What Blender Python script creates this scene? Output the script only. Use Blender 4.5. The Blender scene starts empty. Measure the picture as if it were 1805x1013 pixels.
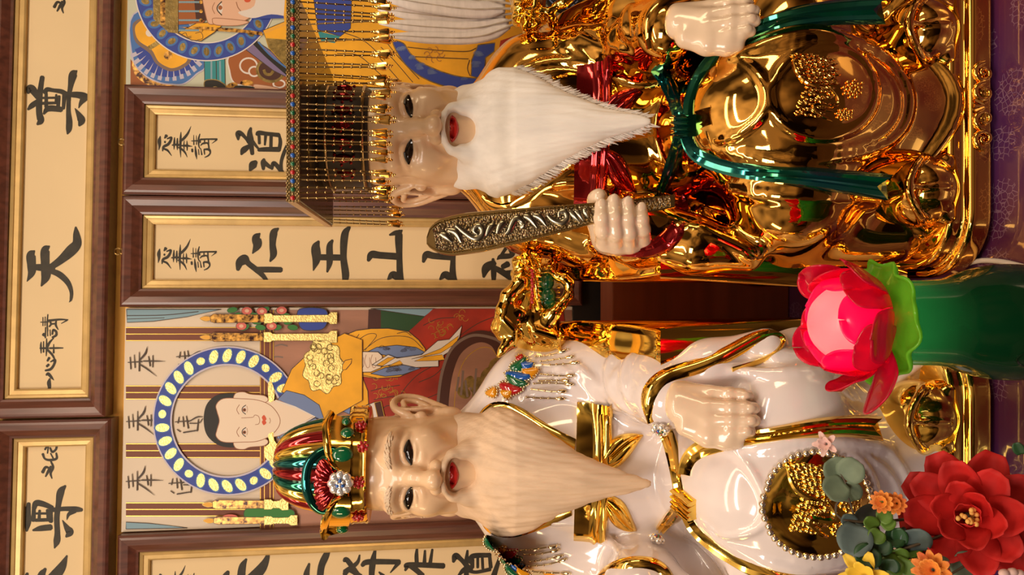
import bpy, bmesh, math, random
import numpy as np
from mathutils import Vector, Matrix
from mathutils.bvhtree import BVHTree

random.seed(7)
rng = np.random.default_rng(7)
SC = bpy.context.scene
COL = SC.collection
PI = math.pi

# ------------------------------------------------------------------ camera
FPX = 1300.0                 # focal length in pixels of the 1805 px wide frame
TILT = math.radians(7.0)     # the phone looks a little down
TABLE_Z = 0.75
CAM = Vector((0.0, 0.0, 1.443))
FWD = Vector((0, math.cos(TILT), -math.sin(TILT)))
UPV = Vector((0, math.sin(TILT), math.cos(TILT)))
RGT = Vector((1, 0, 0))
cd = bpy.data.cameras.new('camera')
cd.sensor_fit = 'HORIZONTAL'
cd.sensor_width = 36.0
cd.lens = FPX / 1805 * 36.0
cd.clip_start = 0.02
cam = bpy.data.objects.new('camera', cd)
COL.objects.link(cam)
# the phone was held on its side: picture-right is down
m3 = Matrix((tuple(-UPV), tuple(RGT), tuple(-FWD))).transposed()
cam.matrix_world = Matrix.Translation(CAM) @ m3.to_4x4()
SC.camera = cam

# ------------------------------------------------------------------ light
vs = SC.view_settings
vs.view_transform = 'Standard'
vs.look = 'None'
vs.gamma = 1.0
vs.exposure = 0.0
vs.use_curve_mapping = False

wd = bpy.data.worlds.new('room_light')
SC.world = wd
wd.use_nodes = True
nt = wd.node_tree
bgn = nt.nodes['Background']
tc = nt.nodes.new('ShaderNodeTexCoord')
sep = nt.nodes.new('ShaderNodeSeparateXYZ')
nt.links.new(tc.outputs['Generated'], sep.inputs[0])
rmp = nt.nodes.new('ShaderNodeValToRGB')
mapr = nt.nodes.new('ShaderNodeMapRange')
mapr.inputs['From Min'].default_value = -1
mapr.inputs['From Max'].default_value = 1
nt.links.new(sep.outputs['Z'], mapr.inputs['Value'])
nt.links.new(mapr.outputs['Result'], rmp.inputs['Fac'])
els = rmp.color_ramp.elements
els[0].position = 0.0; els[0].color = (0.03, 0.012, 0.006, 1)
els[1].position = 1.0; els[1].color = (0.75, 0.56, 0.38, 1)
for p_, c_ in ((0.40, (0.03, 0.014, 0.008, 1)), (0.52, (0.08, 0.045, 0.024, 1)), (0.62, (0.26, 0.17, 0.10, 1)), (0.75, (0.20, 0.14, 0.09, 1))):
    e_ = els.new(p_); e_.color = c_
nz = nt.nodes.new('ShaderNodeTexNoise')
nz.inputs['Scale'].default_value = 2.3
nz.inputs['Detail'].default_value = 1.5
nt.links.new(tc.outputs['Generated'], nz.inputs['Vector'])
nr = nt.nodes.new('ShaderNodeValToRGB')
nr.color_ramp.elements[0].position = 0.40; nr.color_ramp.elements[0].color = (0.12, 0.10, 0.08, 1)
nr.color_ramp.elements[1].position = 0.62; nr.color_ramp.elements[1].color = (1.5, 1.4, 1.3, 1)
nt.links.new(nz.outputs['Fac'], nr.inputs['Fac'])
mx = nt.nodes.new('ShaderNodeMix'); mx.data_type = 'RGBA'; mx.blend_type = 'MULTIPLY'
mx.inputs['Factor'].default_value = 1.0
nt.links.new(rmp.outputs['Color'], mx.inputs[6]); nt.links.new(nr.outputs['Color'], mx.inputs[7])
nt.links.new(mx.outputs[2], bgn.inputs['Color'])
bgn.inputs['Strength'].default_value = 1.0

def area(name, loc, target, sx, sy, power, color, spread=180):
    l = bpy.data.lights.new(name, 'AREA')
    l.shape = 'RECTANGLE'; l.size = sx; l.size_y = sy
    l.energy = power; l.color = color
    l.spread = math.radians(spread)
    o = bpy.data.objects.new(name, l)
    COL.objects.link(o)
    o.location = loc
    o.rotation_euler = (Vector(target) - Vector(loc)).to_track_quat('-Z', 'Y').to_euler()
    return o
WARM = (1.0, 0.72, 0.42)
area('ceiling_strip_lamp', (0.1, -0.10, 2.75), (0.0, 1.1, 1.2), 2.2, 0.08, 15, (1.0, 0.84, 0.68))
area('front_fill_light', (-1.1, -1.3, 2.7), (-0.1, 1.1, 1.2), 0.9, 0.6, 25, (1.0, 0.88, 0.78))  # soft fill added behind the camera, standing in for ceiling bounce
area('right_fill_light', (1.9, 0.0, 1.9), (0.1, 1.1, 1.2), 0.25, 0.9, 10, WARM)  # soft warm fill added from the right, not a wall fitting
area('altar_lamp', (-0.05, 0.35, 2.56), (-0.05, 1.48, 1.60), 2.0, 0.10, 6.5, (1.0, .76, .50))
area('left_lamp', (-1.5, 0.55, 1.75), (0.0, 1.1, 1.3), 0.12, 0.5, 4, (1.0, 0.66, 0.32))

# ------------------------------------------------------------------ pixel -> place
def ray(px, py):
    return FWD + RGT * ((506.5 - py) / FPX) + UPV * ((902.5 - px) / FPX)
def at(px, py, Y):
    d = ray(px, py)
    return CAM + d * (Y / d.y)
WALL_Y = 1.50
WALL_A = math.radians(2.8)
def atw(px, py, off=0.0, wy=WALL_Y):
    """point on the (slightly turned) back wall, off metres in front of it: local (s, off, z)"""
    d = ray(px, py)
    n = Vector((-math.sin(WALL_A), math.cos(WALL_A), 0))
    o = Vector((0, wy, 0))
    t = ((o - CAM).dot(n) - off) / d.dot(n)
    p = CAM + d * t
    s = p.x * math.cos(WALL_A) + (p.y - wy) * math.sin(WALL_A)
    return (s, -off, p.z)

# ------------------------------------------------------------------ materials
MATS = {}
def mat(name, col, rough=0.5, metal=0.0, coat=0.0, spec=0.5, noise=0.0, nscale=40.0, bump=0.0, bscale=200.0,
        trans=0.0, sss=0.0, sheen=0.0, emit=None, estr=0.0, stretch=None, col2=None, ior=1.45, sssr=(1, .4, .2), sssscale=0.02, alpha=1.0, coatr=0.04):
    if name in MATS: return MATS[name]
    m = bpy.data.materials.new(name); m.use_nodes = True
    t = m.node_tree; b = t.nodes['Principled BSDF']
    c4 = (col[0], col[1], col[2], 1)
    b.inputs['Base Color'].default_value = c4
    b.inputs['Roughness'].default_value = rough
    b.inputs['Metallic'].default_value = metal
    b.inputs['Coat Weight'].default_value = coat
    b.inputs['Coat Roughness'].default_value = coatr
    b.inputs['Specular IOR Level'].default_value = spec
    b.inputs['Transmission Weight'].default_value = trans
    b.inputs['IOR'].default_value = ior
    b.inputs['Alpha'].default_value = alpha
    if sss:
        b.inputs['Subsurface Weight'].default_value = sss
        b.inputs['Subsurface Radius'].default_value = sssr
        b.inputs['Subsurface Scale'].default_value = sssscale
    if sheen: b.inputs['Sheen Weight'].default_value = sheen
    if emit:
        b.inputs['Emission Color'].default_value = (*emit, 1); b.inputs['Emission Strength'].default_value = estr
    def coords():
        tcn = t.nodes.new('ShaderNodeTexCoord')
        if stretch is None: return tcn.outputs['Object']
        mp = t.nodes.new('ShaderNodeMapping'); mp.inputs['Scale'].default_value = stretch
        t.links.new(tcn.outputs['Object'], mp.inputs['Vector']); return mp.outputs['Vector']
    if noise > 0 or col2 is not None:
        n = t.nodes.new('ShaderNodeTexNoise'); n.inputs['Scale'].default_value = nscale; n.inputs['Detail'].default_value = 4
        t.links.new(coords(), n.inputs['Vector'])
        r = t.nodes.new('ShaderNodeValToRGB')
        lo = tuple(max(0, x * (1 - noise)) for x in col); hi = col2 if col2 is not None else tuple(x * (1 + noise) for x in col)
        r.color_ramp.elements[0].position = 0.35; r.color_ramp.elements[0].color = (*lo, 1)
        r.color_ramp.elements[1].position = 0.65; r.color_ramp.elements[1].color = (*hi, 1)
        t.links.new(n.outputs['Fac'], r.inputs['Fac']); t.links.new(r.outputs['Color'], b.inputs['Base Color'])
    if bump > 0:
        n = t.nodes.new('ShaderNodeTexNoise'); n.inputs['Scale'].default_value = bscale; n.inputs['Detail'].default_value = 3
        t.links.new(coords(), n.inputs['Vector'])
        bp = t.nodes.new('ShaderNodeBump'); bp.inputs['Strength'].default_value = bump; bp.inputs['Distance'].default_value = 0.002
        t.links.new(n.outputs['Fac'], bp.inputs['Height']); t.links.new(bp.outputs['Normal'], b.inputs['Normal'])
    MATS[name] = m
    return m

# ------------------------------------------------------------------ objects
def tag(o, label=None, cat=None, group=None, kind=None):
    if label: o['label'] = label
    if cat: o['category'] = cat
    if group: o['group'] = group
    if kind: o['kind'] = kind
    return o
def empty(name, loc=(0, 0, 0), label=None, cat=None, group=None, rz=0.0):
    o = bpy.data.objects.new(name, None); COL.objects.link(o)
    o.empty_display_size = 0.05
    o.location = loc; o.rotation_euler = (0, 0, rz)
    return tag(o, label, cat, group)
def link(name, me, m=None, parent=None, loc=None):
    o = bpy.data.objects.new(name, me); COL.objects.link(o)
    if m is not None:
        for q in (m if isinstance(m, (list, tuple)) else [m]): me.materials.append(q)
    if parent: o.parent = parent
    if loc is not None: o.location = loc
    return o
def mesh_of(name, V, F, smooth=True, normals=None, mi=None):
    me = bpy.data.meshes.new(name)
    me.from_pydata([tuple(map(float, v)) for v in V], [], [tuple(map(int, f)) for f in F])
    me.update()
    if mi is not None: me.polygons.foreach_set('material_index', np.asarray(mi, np.int32))
    if smooth: me.polygons.foreach_set('use_smooth', np.ones(len(me.polygons), bool))
    if normals is not None: me.normals_split_custom_set_from_vertices([tuple(map(float, n)) for n in normals])
    return me

class MB:
    """collects pieces of ONE mesh"""
    def __init__(s): s.V = []; s.F = []; s.mi = []; s.cur = 0
    def add(s, V, F):
        o = len(s.V); s.V += [tuple(v) for v in V]; s.F += [tuple(i + o for i in f) for f in F]; s.mi += [s.cur] * len(F); return s
    def box(s, c, h, R=None):
        pts = [Vector((a * h[0], b * h[1], d * h[2])) for a in (-1, 1) for b in (-1, 1) for d in (-1, 1)]
        if R is not None: pts = [R @ p for p in pts]
        return s.add([Vector(c) + p for p in pts], [(0, 1, 3, 2), (4, 6, 7, 5), (0, 4, 5, 1), (2, 3, 7, 6), (0, 2, 6, 4), (1, 5, 7, 3)])
    def grid(s, rows, closed=False, capends=False):
        """rows: list of equal-length point rings/rows"""
        n = len(rows[0]); V = [p for r in rows for p in r]; F = []
        for i in range(len(rows) - 1):
            for j in range(n if closed else n - 1):
                k = (j + 1) % n
                F.append((i * n + j, i * n + k, (i + 1) * n + k, (i + 1) * n + j))
        if capends:
            F.append(tuple(range(n - 1, -1, -1))); F.append(tuple((len(rows) - 1) * n + j for j in range(n)))
        return s.add(V, F)
    def tube(s, pts, rad, n=8, flat=1.0, up=None, cap=True):
        pts = [Vector(p) for p in pts]; N = len(pts)
        rr = rad if hasattr(rad, '__len__') else [rad] * N
        rows = []; prev = None
        for i, p in enumerate(pts):
            t = (pts[min(i + 1, N - 1)] - pts[max(i - 1, 0)])
            t = t.normalized() if t.length > 1e-9 else Vector((0, 0, 1))
            if up is not None: b = Vector(up[i] if hasattr(up[0], '__len__') else up)
            else: b = prev if prev is not None else (Vector((0, 0, 1)) if abs(t.z) < 0.9 else Vector((1, 0, 0)))
            b = b - t * b.dot(t); b = b.normalized() if b.length > 1e-9 else t.orthogonal().normalized()
            prev = b; a = t.cross(b)
            rows.append([p + (a * math.cos(2 * PI * k / n) + b * flat * math.sin(2 * PI * k / n)) * rr[i] for k in range(n)])
        return s.grid(rows, True, cap)
    def ball(s, c, r, n=10, m=6, R=None):
        r = r if hasattr(r, '__len__') else (r, r, r); c = Vector(c)
        rows = []
        for i in range(m + 1):
            a = -PI / 2 + PI * i / m; a = max(-PI / 2 + 1e-3, min(PI / 2 - 1e-3, a))
            row = []
            for j in range(n):
                b = 2 * PI * j / n
                p = Vector((r[0] * math.cos(a) * math.cos(b), r[1] * math.cos(a) * math.sin(b), r[2] * math.sin(a)))
                row.append(c + (R @ p if R is not None else p))
            rows.append(row)
        return s.grid(rows, True, True)
    def lathe(s, prof, c=(0, 0, 0), n=32, R=None, rx=1.0, ry=1.0, wob=None):
        rows = []
        for i, (r, z) in enumerate(prof):
            row = []
            for j in range(n):
                b = 2 * PI * j / n; q = r * (wob(b, i) if wob else 1)
                p = Vector((q * rx * math.cos(b), q * ry * math.sin(b), z)); row.append(Vector(c) + (R @ p if R is not None else p))
            rows.append(row)
        return s.grid(rows, True, True)
    def build(s, name, m=None, parent=None, smooth=True, fix=True, bevel=0.0):
        me = mesh_of(name, s.V, s.F, smooth, None, s.mi)
        if fix or bevel:
            bm = bmesh.new(); bm.from_mesh(me)
            if bevel:
                bmesh.ops.remove_doubles(bm, verts=bm.verts, dist=1e-6)
                bmesh.ops.bevel(bm, geom=bm.edges[:], offset=bevel, segments=2, affect='EDGES', profile=0.6)
            bmesh.ops.recalc_face_normals(bm, faces=bm.faces); bm.to_mesh(me); bm.free()
        if smooth:
            try: me.set_sharp_from_angle(angle=math.radians(50))
            except Exception: pass
        return link(name, me, m, parent)

def spline(pts, n=8):
    """Catmull-Rom through points (any dimension)"""
    P = [np.array(p, float) for p in pts]; P = [2 * P[0] - P[1]] + P + [2 * P[-1] - P[-2]]
    out = []
    for i in range(1, len(P) - 2):
        for k in range(n):
            t = k / n
            out.append(0.5 * (2 * P[i] + (P[i + 1] - P[i - 1]) * t + (2 * P[i - 1] - 5 * P[i] + 4 * P[i + 1] - P[i + 2]) * t * t + (3 * P[i] - P[i - 1] - 3 * P[i + 1] + P[i + 2]) * t ** 3))
    out.append(P[-2])
    return out

# ------------------------------------------------------------------ signed distance modelling
class Prim:
    def __init__(s, f, lo, hi): s.f = f; s.lo = np.array(lo, float); s.hi = np.array(hi, float)
def cap(a, b, ra, rb=None, sq=None):
    """round cone; sq = (axis vector, factor) squashes it along that axis"""
    rb = ra if rb is None else rb
    a = np.array(a, float); b = np.array(b, float)
    R = max(ra, rb)
    ax = None
    if sq is not None:
        ax = np.array(sq[0], float); ax /= np.linalg.norm(ax); kk = 1 / sq[1]
    def f(x, y, z):
        px, py, pz = x - a[0], y - a[1], z - a[2]
        d = b - a; L = max(d @ d, 1e-12)
        if ax is None:
            t = np.clip((px * d[0] + py * d[1] + pz * d[2]) / L, 0, 1)
            qx, qy, qz = px - t * d[0], py - t * d[1], pz - t * d[2]
            return np.sqrt(qx * qx + qy * qy + qz * qz) - (ra + (rb - ra) * t)
        h = (px * ax[0] + py * ax[1] + pz * ax[2]) * (kk - 1)
        px, py, pz = px + h * ax[0], py + h * ax[1], pz + h * ax[2]
        dd = d + ax * (d @ ax) * (kk - 1); L = max(dd @ dd, 1e-12)
        t = np.clip((px * dd[0] + py * dd[1] + pz * dd[2]) / L, 0, 1)
        qx, qy, qz = px - t * dd[0], py - t * dd[1], pz - t * dd[2]
        return (np.sqrt(qx * qx + qy * qy + qz * qz) - (ra + (rb - ra) * t)) * min(1, 1.6 / kk)
    return Prim(f, np.minimum(a, b) - R, np.maximum(a, b) + R)
def ell(c, r, R=None):
    c = np.array(c, float); r = np.array(r, float)
    M = np.array(R.to_3x3().transposed()) if R is not None else None
    def f(x, y, z):
        px, py, pz = x - c[0], y - c[1], z - c[2]
        if M is not None:
            px, py, pz = (M[0, 0] * px + M[0, 1] * py + M[0, 2] * pz, M[1, 0] * px + M[1, 1] * py + M[1, 2] * pz, M[2, 0] * px + M[2, 1] * py + M[2, 2] * pz)
        k0 = np.sqrt((px / r[0]) ** 2 + (py / r[1]) ** 2 + (pz / r[2]) ** 2)
        k1 = np.sqrt((px / r[0] ** 2) ** 2 + (py / r[1] ** 2) ** 2 + (pz / r[2] ** 2) ** 2) + 1e-9
        return k0 * (k0 - 1) / k1
    m = r.max() if R is not None else r
    return Prim(f, c - m, c + m)
class Sdf:
    def __init__(s): s.ops = []
    def u(s, p, k=0.0): s.ops.append(('u', p, k)); return s
    def sub(s, p, k=0.0): s.ops.append(('s', p, k)); return s
    def chain(s, pts, k=0.0, kin=None, sub=False, sq=None):
        for a, b in zip(pts[:-1], pts[1:]):
            p = cap(a[0], b[0], a[1], b[1], sq)
            s.sub(p, k) if sub else s.u(p, k)
        return s
    def mesh(s, name, h, smooth_it=1, lo=None, hi=None, clip=None):
        us = [o for o in s.ops if o[0] == 'u']
        lo = np.min([o[1].lo for o in us], 0) - 5 * h if lo is None else np.array(lo)
        hi = np.max([o[1].hi for o in us], 0) + 5 * h if hi is None else np.array(hi)
        n = np.ceil((hi - lo) / h).astype(int) + 1
        G = np.full(n, 0.5, np.float32)
        ax = [lo[i] + h * np.arange(n[i]) for i in range(3)]
        for op, p, k in s.ops:
            mgn = k + 4 * h
            a = np.clip(np.floor((p.lo - mgn - lo) / h).astype(int), 0, n - 1); b = np.clip(np.ceil((p.hi + mgn - lo) / h).astype(int) + 1, 1, n)
            if (b <= a).any(): continue
            sl = tuple(slice(a[i], b[i]) for i in range(3))
            X = ax[0][sl[0]][:, None, None]; Y = ax[1][sl[1]][None, :, None]; Z = ax[2][sl[2]][None, None, :]
            d = p.f(X, Y, Z).astype(np.float32); g = G[sl]
            if op == 'u':
                if k > 0:
                    hh = np.maximum(k - np.abs(g - d), 0) / k; G[sl] = np.minimum(g, d) - hh * hh * k * 0.25
                else: G[sl] = np.minimum(g, d)
            else:
                d = -d
                if k > 0:
                    hh = np.maximum(k - np.abs(g - d), 0) / k; G[sl] = np.maximum(g, d) + hh * hh * k * 0.25
                else: G[sl] = np.maximum(g, d)
        if clip is not None:
            G = np.maximum(G, clip(ax[0][:, None, None], ax[1][None, :, None], ax[2][None, None, :]).astype(np.float32))
        return nets(name, G, lo, h, smooth_it)
def nets(name, G, lo, h, smooth_it=1):
    S = G < 0
    n = np.array(G.shape) - 1
    c = np.zeros(n, np.int8)
    for i in (0, 1):
        for j in (0, 1):
            for k in (0, 1): c += S[i:n[0] + i, j:n[1] + j, k:n[2] + k]
    idx = np.argwhere((c > 0) & (c < 8))
    vid = np.full(n, -1, np.int64); vid[tuple(idx.T)] = np.arange(len(idx))
    acc = np.zeros((len(idx), 3)); cnt = np.zeros(len(idx))
    cor = [(i, j, k) for i in (0, 1) for j in (0, 1) for k in (0, 1)]
    val = {q: G[idx[:, 0] + q[0], idx[:, 1] + q[1], idx[:, 2] + q[2]] for q in cor}
    for q in cor:
        for a in range(3):
            if q[a] == 0:
                r = list(q); r[a] = 1; r = tuple(r)
                v0, v1 = val[q], val[r]; mk = (v0 < 0) != (v1 < 0)
                t = np.where(mk, v0 / np.where(mk, v0 - v1, 1), 0)
                pt = np.zeros((len(idx), 3)) + np.array(q); pt[:, a] += t
                acc[mk] += pt[mk]; cnt[mk] += 1
    V = lo + h * (idx + acc / cnt[:, None])
    F = []
    for a in range(3):
        b, d = (a + 1) % 3, (a + 2) % 3
        s0 = [slice(None)] * 3; s1 = [slice(None)] * 3
        s0[a] = slice(0, -1); s1[a] = slice(1, None)
        A, B = S[tuple(s0)], S[tuple(s1)]
        e = np.argwhere(A != B)
        e = e[(e[:, b] > 0) & (e[:, d] > 0) & (e[:, b] < n[b]) & (e[:, d] < n[d])]
        fl = A[tuple(e.T)]
        def g(ob, od):
            q = e.copy(); q[:, b] += ob; q[:, d] += od; return vid[tuple(q.T)]
        quad = np.stack([g(-1, -1), g(0, -1), g(0, 0), g(-1, 0)], 1)
        quad[~fl] = quad[~fl][:, ::-1]
        F.append(quad)
    F = np.concatenate(F)
    for _ in range(smooth_it):
        ac = np.zeros_like(V); cn = np.zeros(len(V))
        for i in range(4):
            np.add.at(ac, F[:, i], V[F[:, (i + 1) % 4]] + V[F[:, (i + 3) % 4]]); np.add.at(cn, F[:, i], 2)
        V = 0.5 * V + 0.5 * ac / np.maximum(cn, 1)[:, None]
    me = bpy.data.meshes.new(name)
    me.vertices.add(len(V)); me.vertices.foreach_set('co', V.astype(np.float32).ravel())
    me.loops.add(len(F) * 4); me.loops.foreach_set('vertex_index', F.astype(np.int32).ravel())
    me.polygons.add(len(F)); me.polygons.foreach_set('loop_start', np.arange(0, len(F) * 4, 4, dtype=np.int32))
    me.update(calc_edges=True); me.validate()
    me.polygons.foreach_set('use_smooth', np.ones(len(me.polygons), bool))
    return me
def bvh_of(me):
    V = np.empty(len(me.vertices) * 3, np.float32); me.vertices.foreach_get('co', V)
    F = [tuple(p.vertices) for p in me.polygons]
    return BVHTree.FromPolygons([tuple(v) for v in V.reshape(-1, 3)], F)
# ------------------------------------------------------------------ the two statues: one mould, two glazes
EMP = Vector((0.2195, 1.05, TABLE_Z))      # dark gold statue
WHT = Vector((-0.2600, 1.05, TABLE_Z))     # white statue
def e(px, py, Y): return at(px, py, Y) - EMP
def w(px, py, Y): return at(px, py, Y) - WHT
def zz(px, Y): return at(px, 0, Y).z - TABLE_Z
def yl(Y): return Y - 1.05

body = Sdf()
# torso and shoulders
body.u(ell((0, yl(1.11), zz(1040, 1.08)), (0.118, 0.112, 0.165)))
body.u(ell((0, yl(1.10), zz(1180, 1.05)), (0.125, 0.115, 0.11)), 0.05)
for s in (-1, 1):
    body.u(cap((s * 0.03, yl(1.13), zz(845, 1.1)), (s * 0.115, yl(1.13), zz(940, 1.1)), 0.045, 0.055), 0.05)
body.u(cap((0, yl(1.13), zz(800, 1.1)), (0, yl(1.12), zz(900, 1.1)), 0.055, 0.075), 0.03)
# belly, lap, skirt
body.u(ell((0, yl(1.02), zz(1295, 0.95)), (0.105, 0.105, 0.085)), 0.03)
for s in (-1, 1):
    body.u(cap((s * 0.085, yl(1.10), zz(1390, 1.0)), (s * 0.100, yl(0.905), zz(1405, 0.88)), 0.085, 0.078), 0.05)
body.u(ell((0, yl(0.925), zz(1450, 0.82)), (0.105, 0.125, 0.14)), 0.05)
def skirt(x, y, z):
    zt = zz(1385, 0.9); f = np.clip((zt - z) / 0.33, -0.3, 1)
    rx = 0.150 + 0.042 * f; ry = 0.170 + 0.045 * f
    k = np.sqrt((x / rx) ** 2 + ((y - yl(1.025)) / ry) ** 2)
    a_ = (k - 1) * 0.17 + 0.05; b_ = z - zt + 0.05
    d = np.sqrt(np.maximum(a_, 0) ** 2 + np.maximum(b_, 0) ** 2) + np.minimum(np.maximum(a_, b_), 0) - 0.05
    return np.maximum(d, 0.035 - z)
body.u(Prim(skirt, (-0.21, yl(0.79), 0.035), (0.21, yl(1.25), 0.40)), 0.05)
# right sleeve (picture: towards the top), arm, hanging drape
body.chain([(w(925, 690, 1.13), .052), (w(1030, 665, 1.11), .056), (w(1110, 668, 1.06), .056)], 0.03)
body.chain([(w(1110, 668, 1.06), .056), (w(1172, 698, 0.940), .044)], 0.02)
body.chain([(w(1165, 672, .975), .042), (w(1250, 645, 0.930), .031), (w(1350, 607, 0.905), .0215)], 0.025)
body.chain([(w(1180, 660, 1.06), .045), (w(1330, 625, 1.03), .035)], 0.03)
# left sleeve: forearm comes forward to the fist
body.chain([(e(925, 368, 1.13), .052), (e(1040, 410, 1.11), .056), (e(1140, 420, 1.06), .054)], 0.03)
body.chain([(e(1140, 420, 1.06), .054), (e(1125, 405, 0.955), .048)], 0.02)
body.chain([(e(1150, 412, 0.965), .044), (e(1225, 432, 0.925), .034), (e(1318, 452, 0.905), .0195)], 0.025)
body.chain([(e(1180, 440, 1.04), .045), (e(1340, 448, 1.0), .040), (e(1500, 450, .97), .034)], 0.03)
# broad panels of the robe beside the knees
body.u(cap(e(1385, 425, .945), e(1575, 412, .915), .034, .038), .045)
body.u(cap(w(1400, 612, .945), w(1575, 622, .915), .034, .038), .045)
# hollow of the sleeve openings
body.sub(ell(w(1315, 632, 0.880), (0.012, 0.018, 0.034)), 0.008)
# hem with arches over the boots
def hem(x):
    xs = np.array([-.21, -.17, -.125, -.095, -.05, -.01, .03, .06, .09, .115, .15, .19, .22])
    ps = np.array([1800, 1760, 1655, 1612, 1648, 1684, 1684, 1652, 1614, 1608, 1668, 1770, 1800])
    return np.array([zz(float(p), 0.84) for p in np.interp(np.linspace(-.22, .22, 89), xs, ps)]), np.linspace(-.22, .22, 89)
HZ, HX = hem(None)
HZ = np.convolve(np.pad(HZ, 4, 'edge'), np.ones(9) / 9, 'valid')
def hemz(x): return np.interp(x, HX, HZ)
hclip = lambda x, y, z: np.where(y + 0 * z < yl(1.1), (hemz(x) - z) * 0.8, -1.0) + 0 * y
BODY0 = body.mesh('robe_blank', 0.005, 2, clip=hclip)
BB = bvh_of(BODY0)

def hit(org, px, py, bv=None):
    d = ray(px, py).normalized()
    h = (bv or BB).ray_cast(CAM - org, d)
    return (h[0], h[1]) if h[0] is not None else (None, None)
def proj(org, pts, bv=None, dY=1.0, lift=0.0):
    """pixel polyline dropped on the robe: list of (point, normal)"""
    out = []; last = None
    for px, py in pts:
        p, n = hit(org, px, py, bv)
        if p is None:
            d = ray(px, py); Yw = (last[0].y + org.y) if last else dY
            p = at(px, py, Yw) - org; n = -d.normalized()
        out.append((p + n * lift, n)); last = (p, n)
    return out
def smooth_n(hits, k=2, it=2):
    for _ in range(it):
        o = []
        for i in range(len(hits)):
            a = Vector((0, 0, 0)); c = Vector((0, 0, 0)); m = 0
            for j in range(max(0, i - k), min(len(hits), i + k + 1)): a += hits[j][0]; c += hits[j][1]; m += 1
            if i in (0, len(hits) - 1): a = hits[i][0] * m
            o.append((a / m, c.normalized()))
        hits = o
    return hits

# raised folds and cords, pressed on the blank, then the final robe
def ridge(org, pts, r, k=0.006, lift=0.0, n=5, sub=False):
    hs = smooth_n(proj(org, spline(pts, n), lift=lift))
    N = len(hs)
    rr = [r * (0.45 + 0.55 * math.sin(PI * min(1, max(0, (i + .5) / N))) ** 0.5) for i in range(N)]
    body.chain([(h[0], q) for h, q in zip(hs, rr)], k, sub=sub)
# apron: outer oval, belly arc and the round field (gold statue)
ridge(EMP, [(1345, 75), (1440, 62), (1535, 82), (1590, 130), (1606, 185), (1585, 240), (1520, 272), (1420, 282), (1340, 285)], .0038)
ridge(EMP, [(1335, 92), (1440, 76), (1520, 92), (1574, 140), (1586, 186), (1566, 232), (1505, 260), (1400, 268)], .002)
ridge(EMP, [(1262, 100), (1305, 104), (1340, 135), (1354, 170), (1344, 205), (1300, 238), (1268, 250)], .0032)
ridge(EMP, [(1356, 168), (1372, 122), (1415, 88), (1478, 80), (1526, 108), (1545, 160), (1528, 212), (1470, 244), (1405, 236), (1366, 205), (1356, 168)], .0028)
for k_ in range(4):      # long folds falling to the left knee
    ridge(EMP, [(1255 + 8 * k_, 262 + 9 * k_), (1330 + 10 * k_, 272 + 10 * k_), (1420 + 14 * k_, 290 + 9 * k_)], .003)
ridge(EMP, [(1290, 335), (1400, 348), (1540, 352)], .004, .014)
ridge(EMP, [(1215, 398), (1265, 418), (1305, 438), (1326, 455)], .0045, .01)
ridge(EMP, [(1045, 432), (1085, 452), (1140, 446)], .004, .012)
# chest and shoulder folds (gold statue, upper right shoulder)
ridge(EMP, [(925, 120), (985, 105), (1040, 118), (1080, 150)], .004, .008)
ridge(EMP, [(985, 70), (1030, 85), (1062, 105), (1085, 122)], .005, .008)
ridge(EMP, [(1085, 45), (1080, 80), (1090, 118)], .004, .008)
ridge(EMP, [(960, 330), (1010, 318), (1060, 330)], .003, .008)
# chest and sleeve folds (white statue)
ridge(WHT, [(1010, 640), (1045, 668), (1080, 705), (1098, 722)], .003, .010)
ridge(WHT, [(985, 660), (1025, 690), (1060, 712)], .003, .010)
ridge(WHT, [(1085, 622), (1072, 655), (1080, 690), (1110, 725)], .003, .012)
ridge(WHT, [(1120, 622), (1100, 655), (1106, 700)], .003, .012)
ridge(WHT, [(1040, 935), (1085, 960), (1110, 985)], .003, .010)
ridge(WHT, [(1270, 790), (1340, 790), (1420, 775), (1500, 780), (1570, 790)], .003, .012)
ridge(WHT, [(1290, 655), (1380, 660), (1480, 650), (1560, 652)], .003, .012)
ridge(WHT, [(1330, 625), (1420, 628), (1510, 615), (1590, 620)], .003, .012)
# rolled hem
hp = []
for i in range(61):
    x_ = -.165 + .33 * i / 60; z_ = float(hemz(x_)) + 0.004
    h_ = BB.ray_cast(Vector((x_ * 1.5, -.6, z_ + .012)), Vector((-x_ * .5, .6, 0)).normalized())
    if h_[0] is not None: hp.append((h_[0].lerp(Vector((h_[0].x, h_[0].y, z_)), 1), .0055))
body.chain(hp, .008)
BODY = body.mesh('robe', 0.0026, 5, clip=lambda x, y, z: hclip(x, y, z) - 0.012)
BB = bvh_of(BODY)
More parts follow.
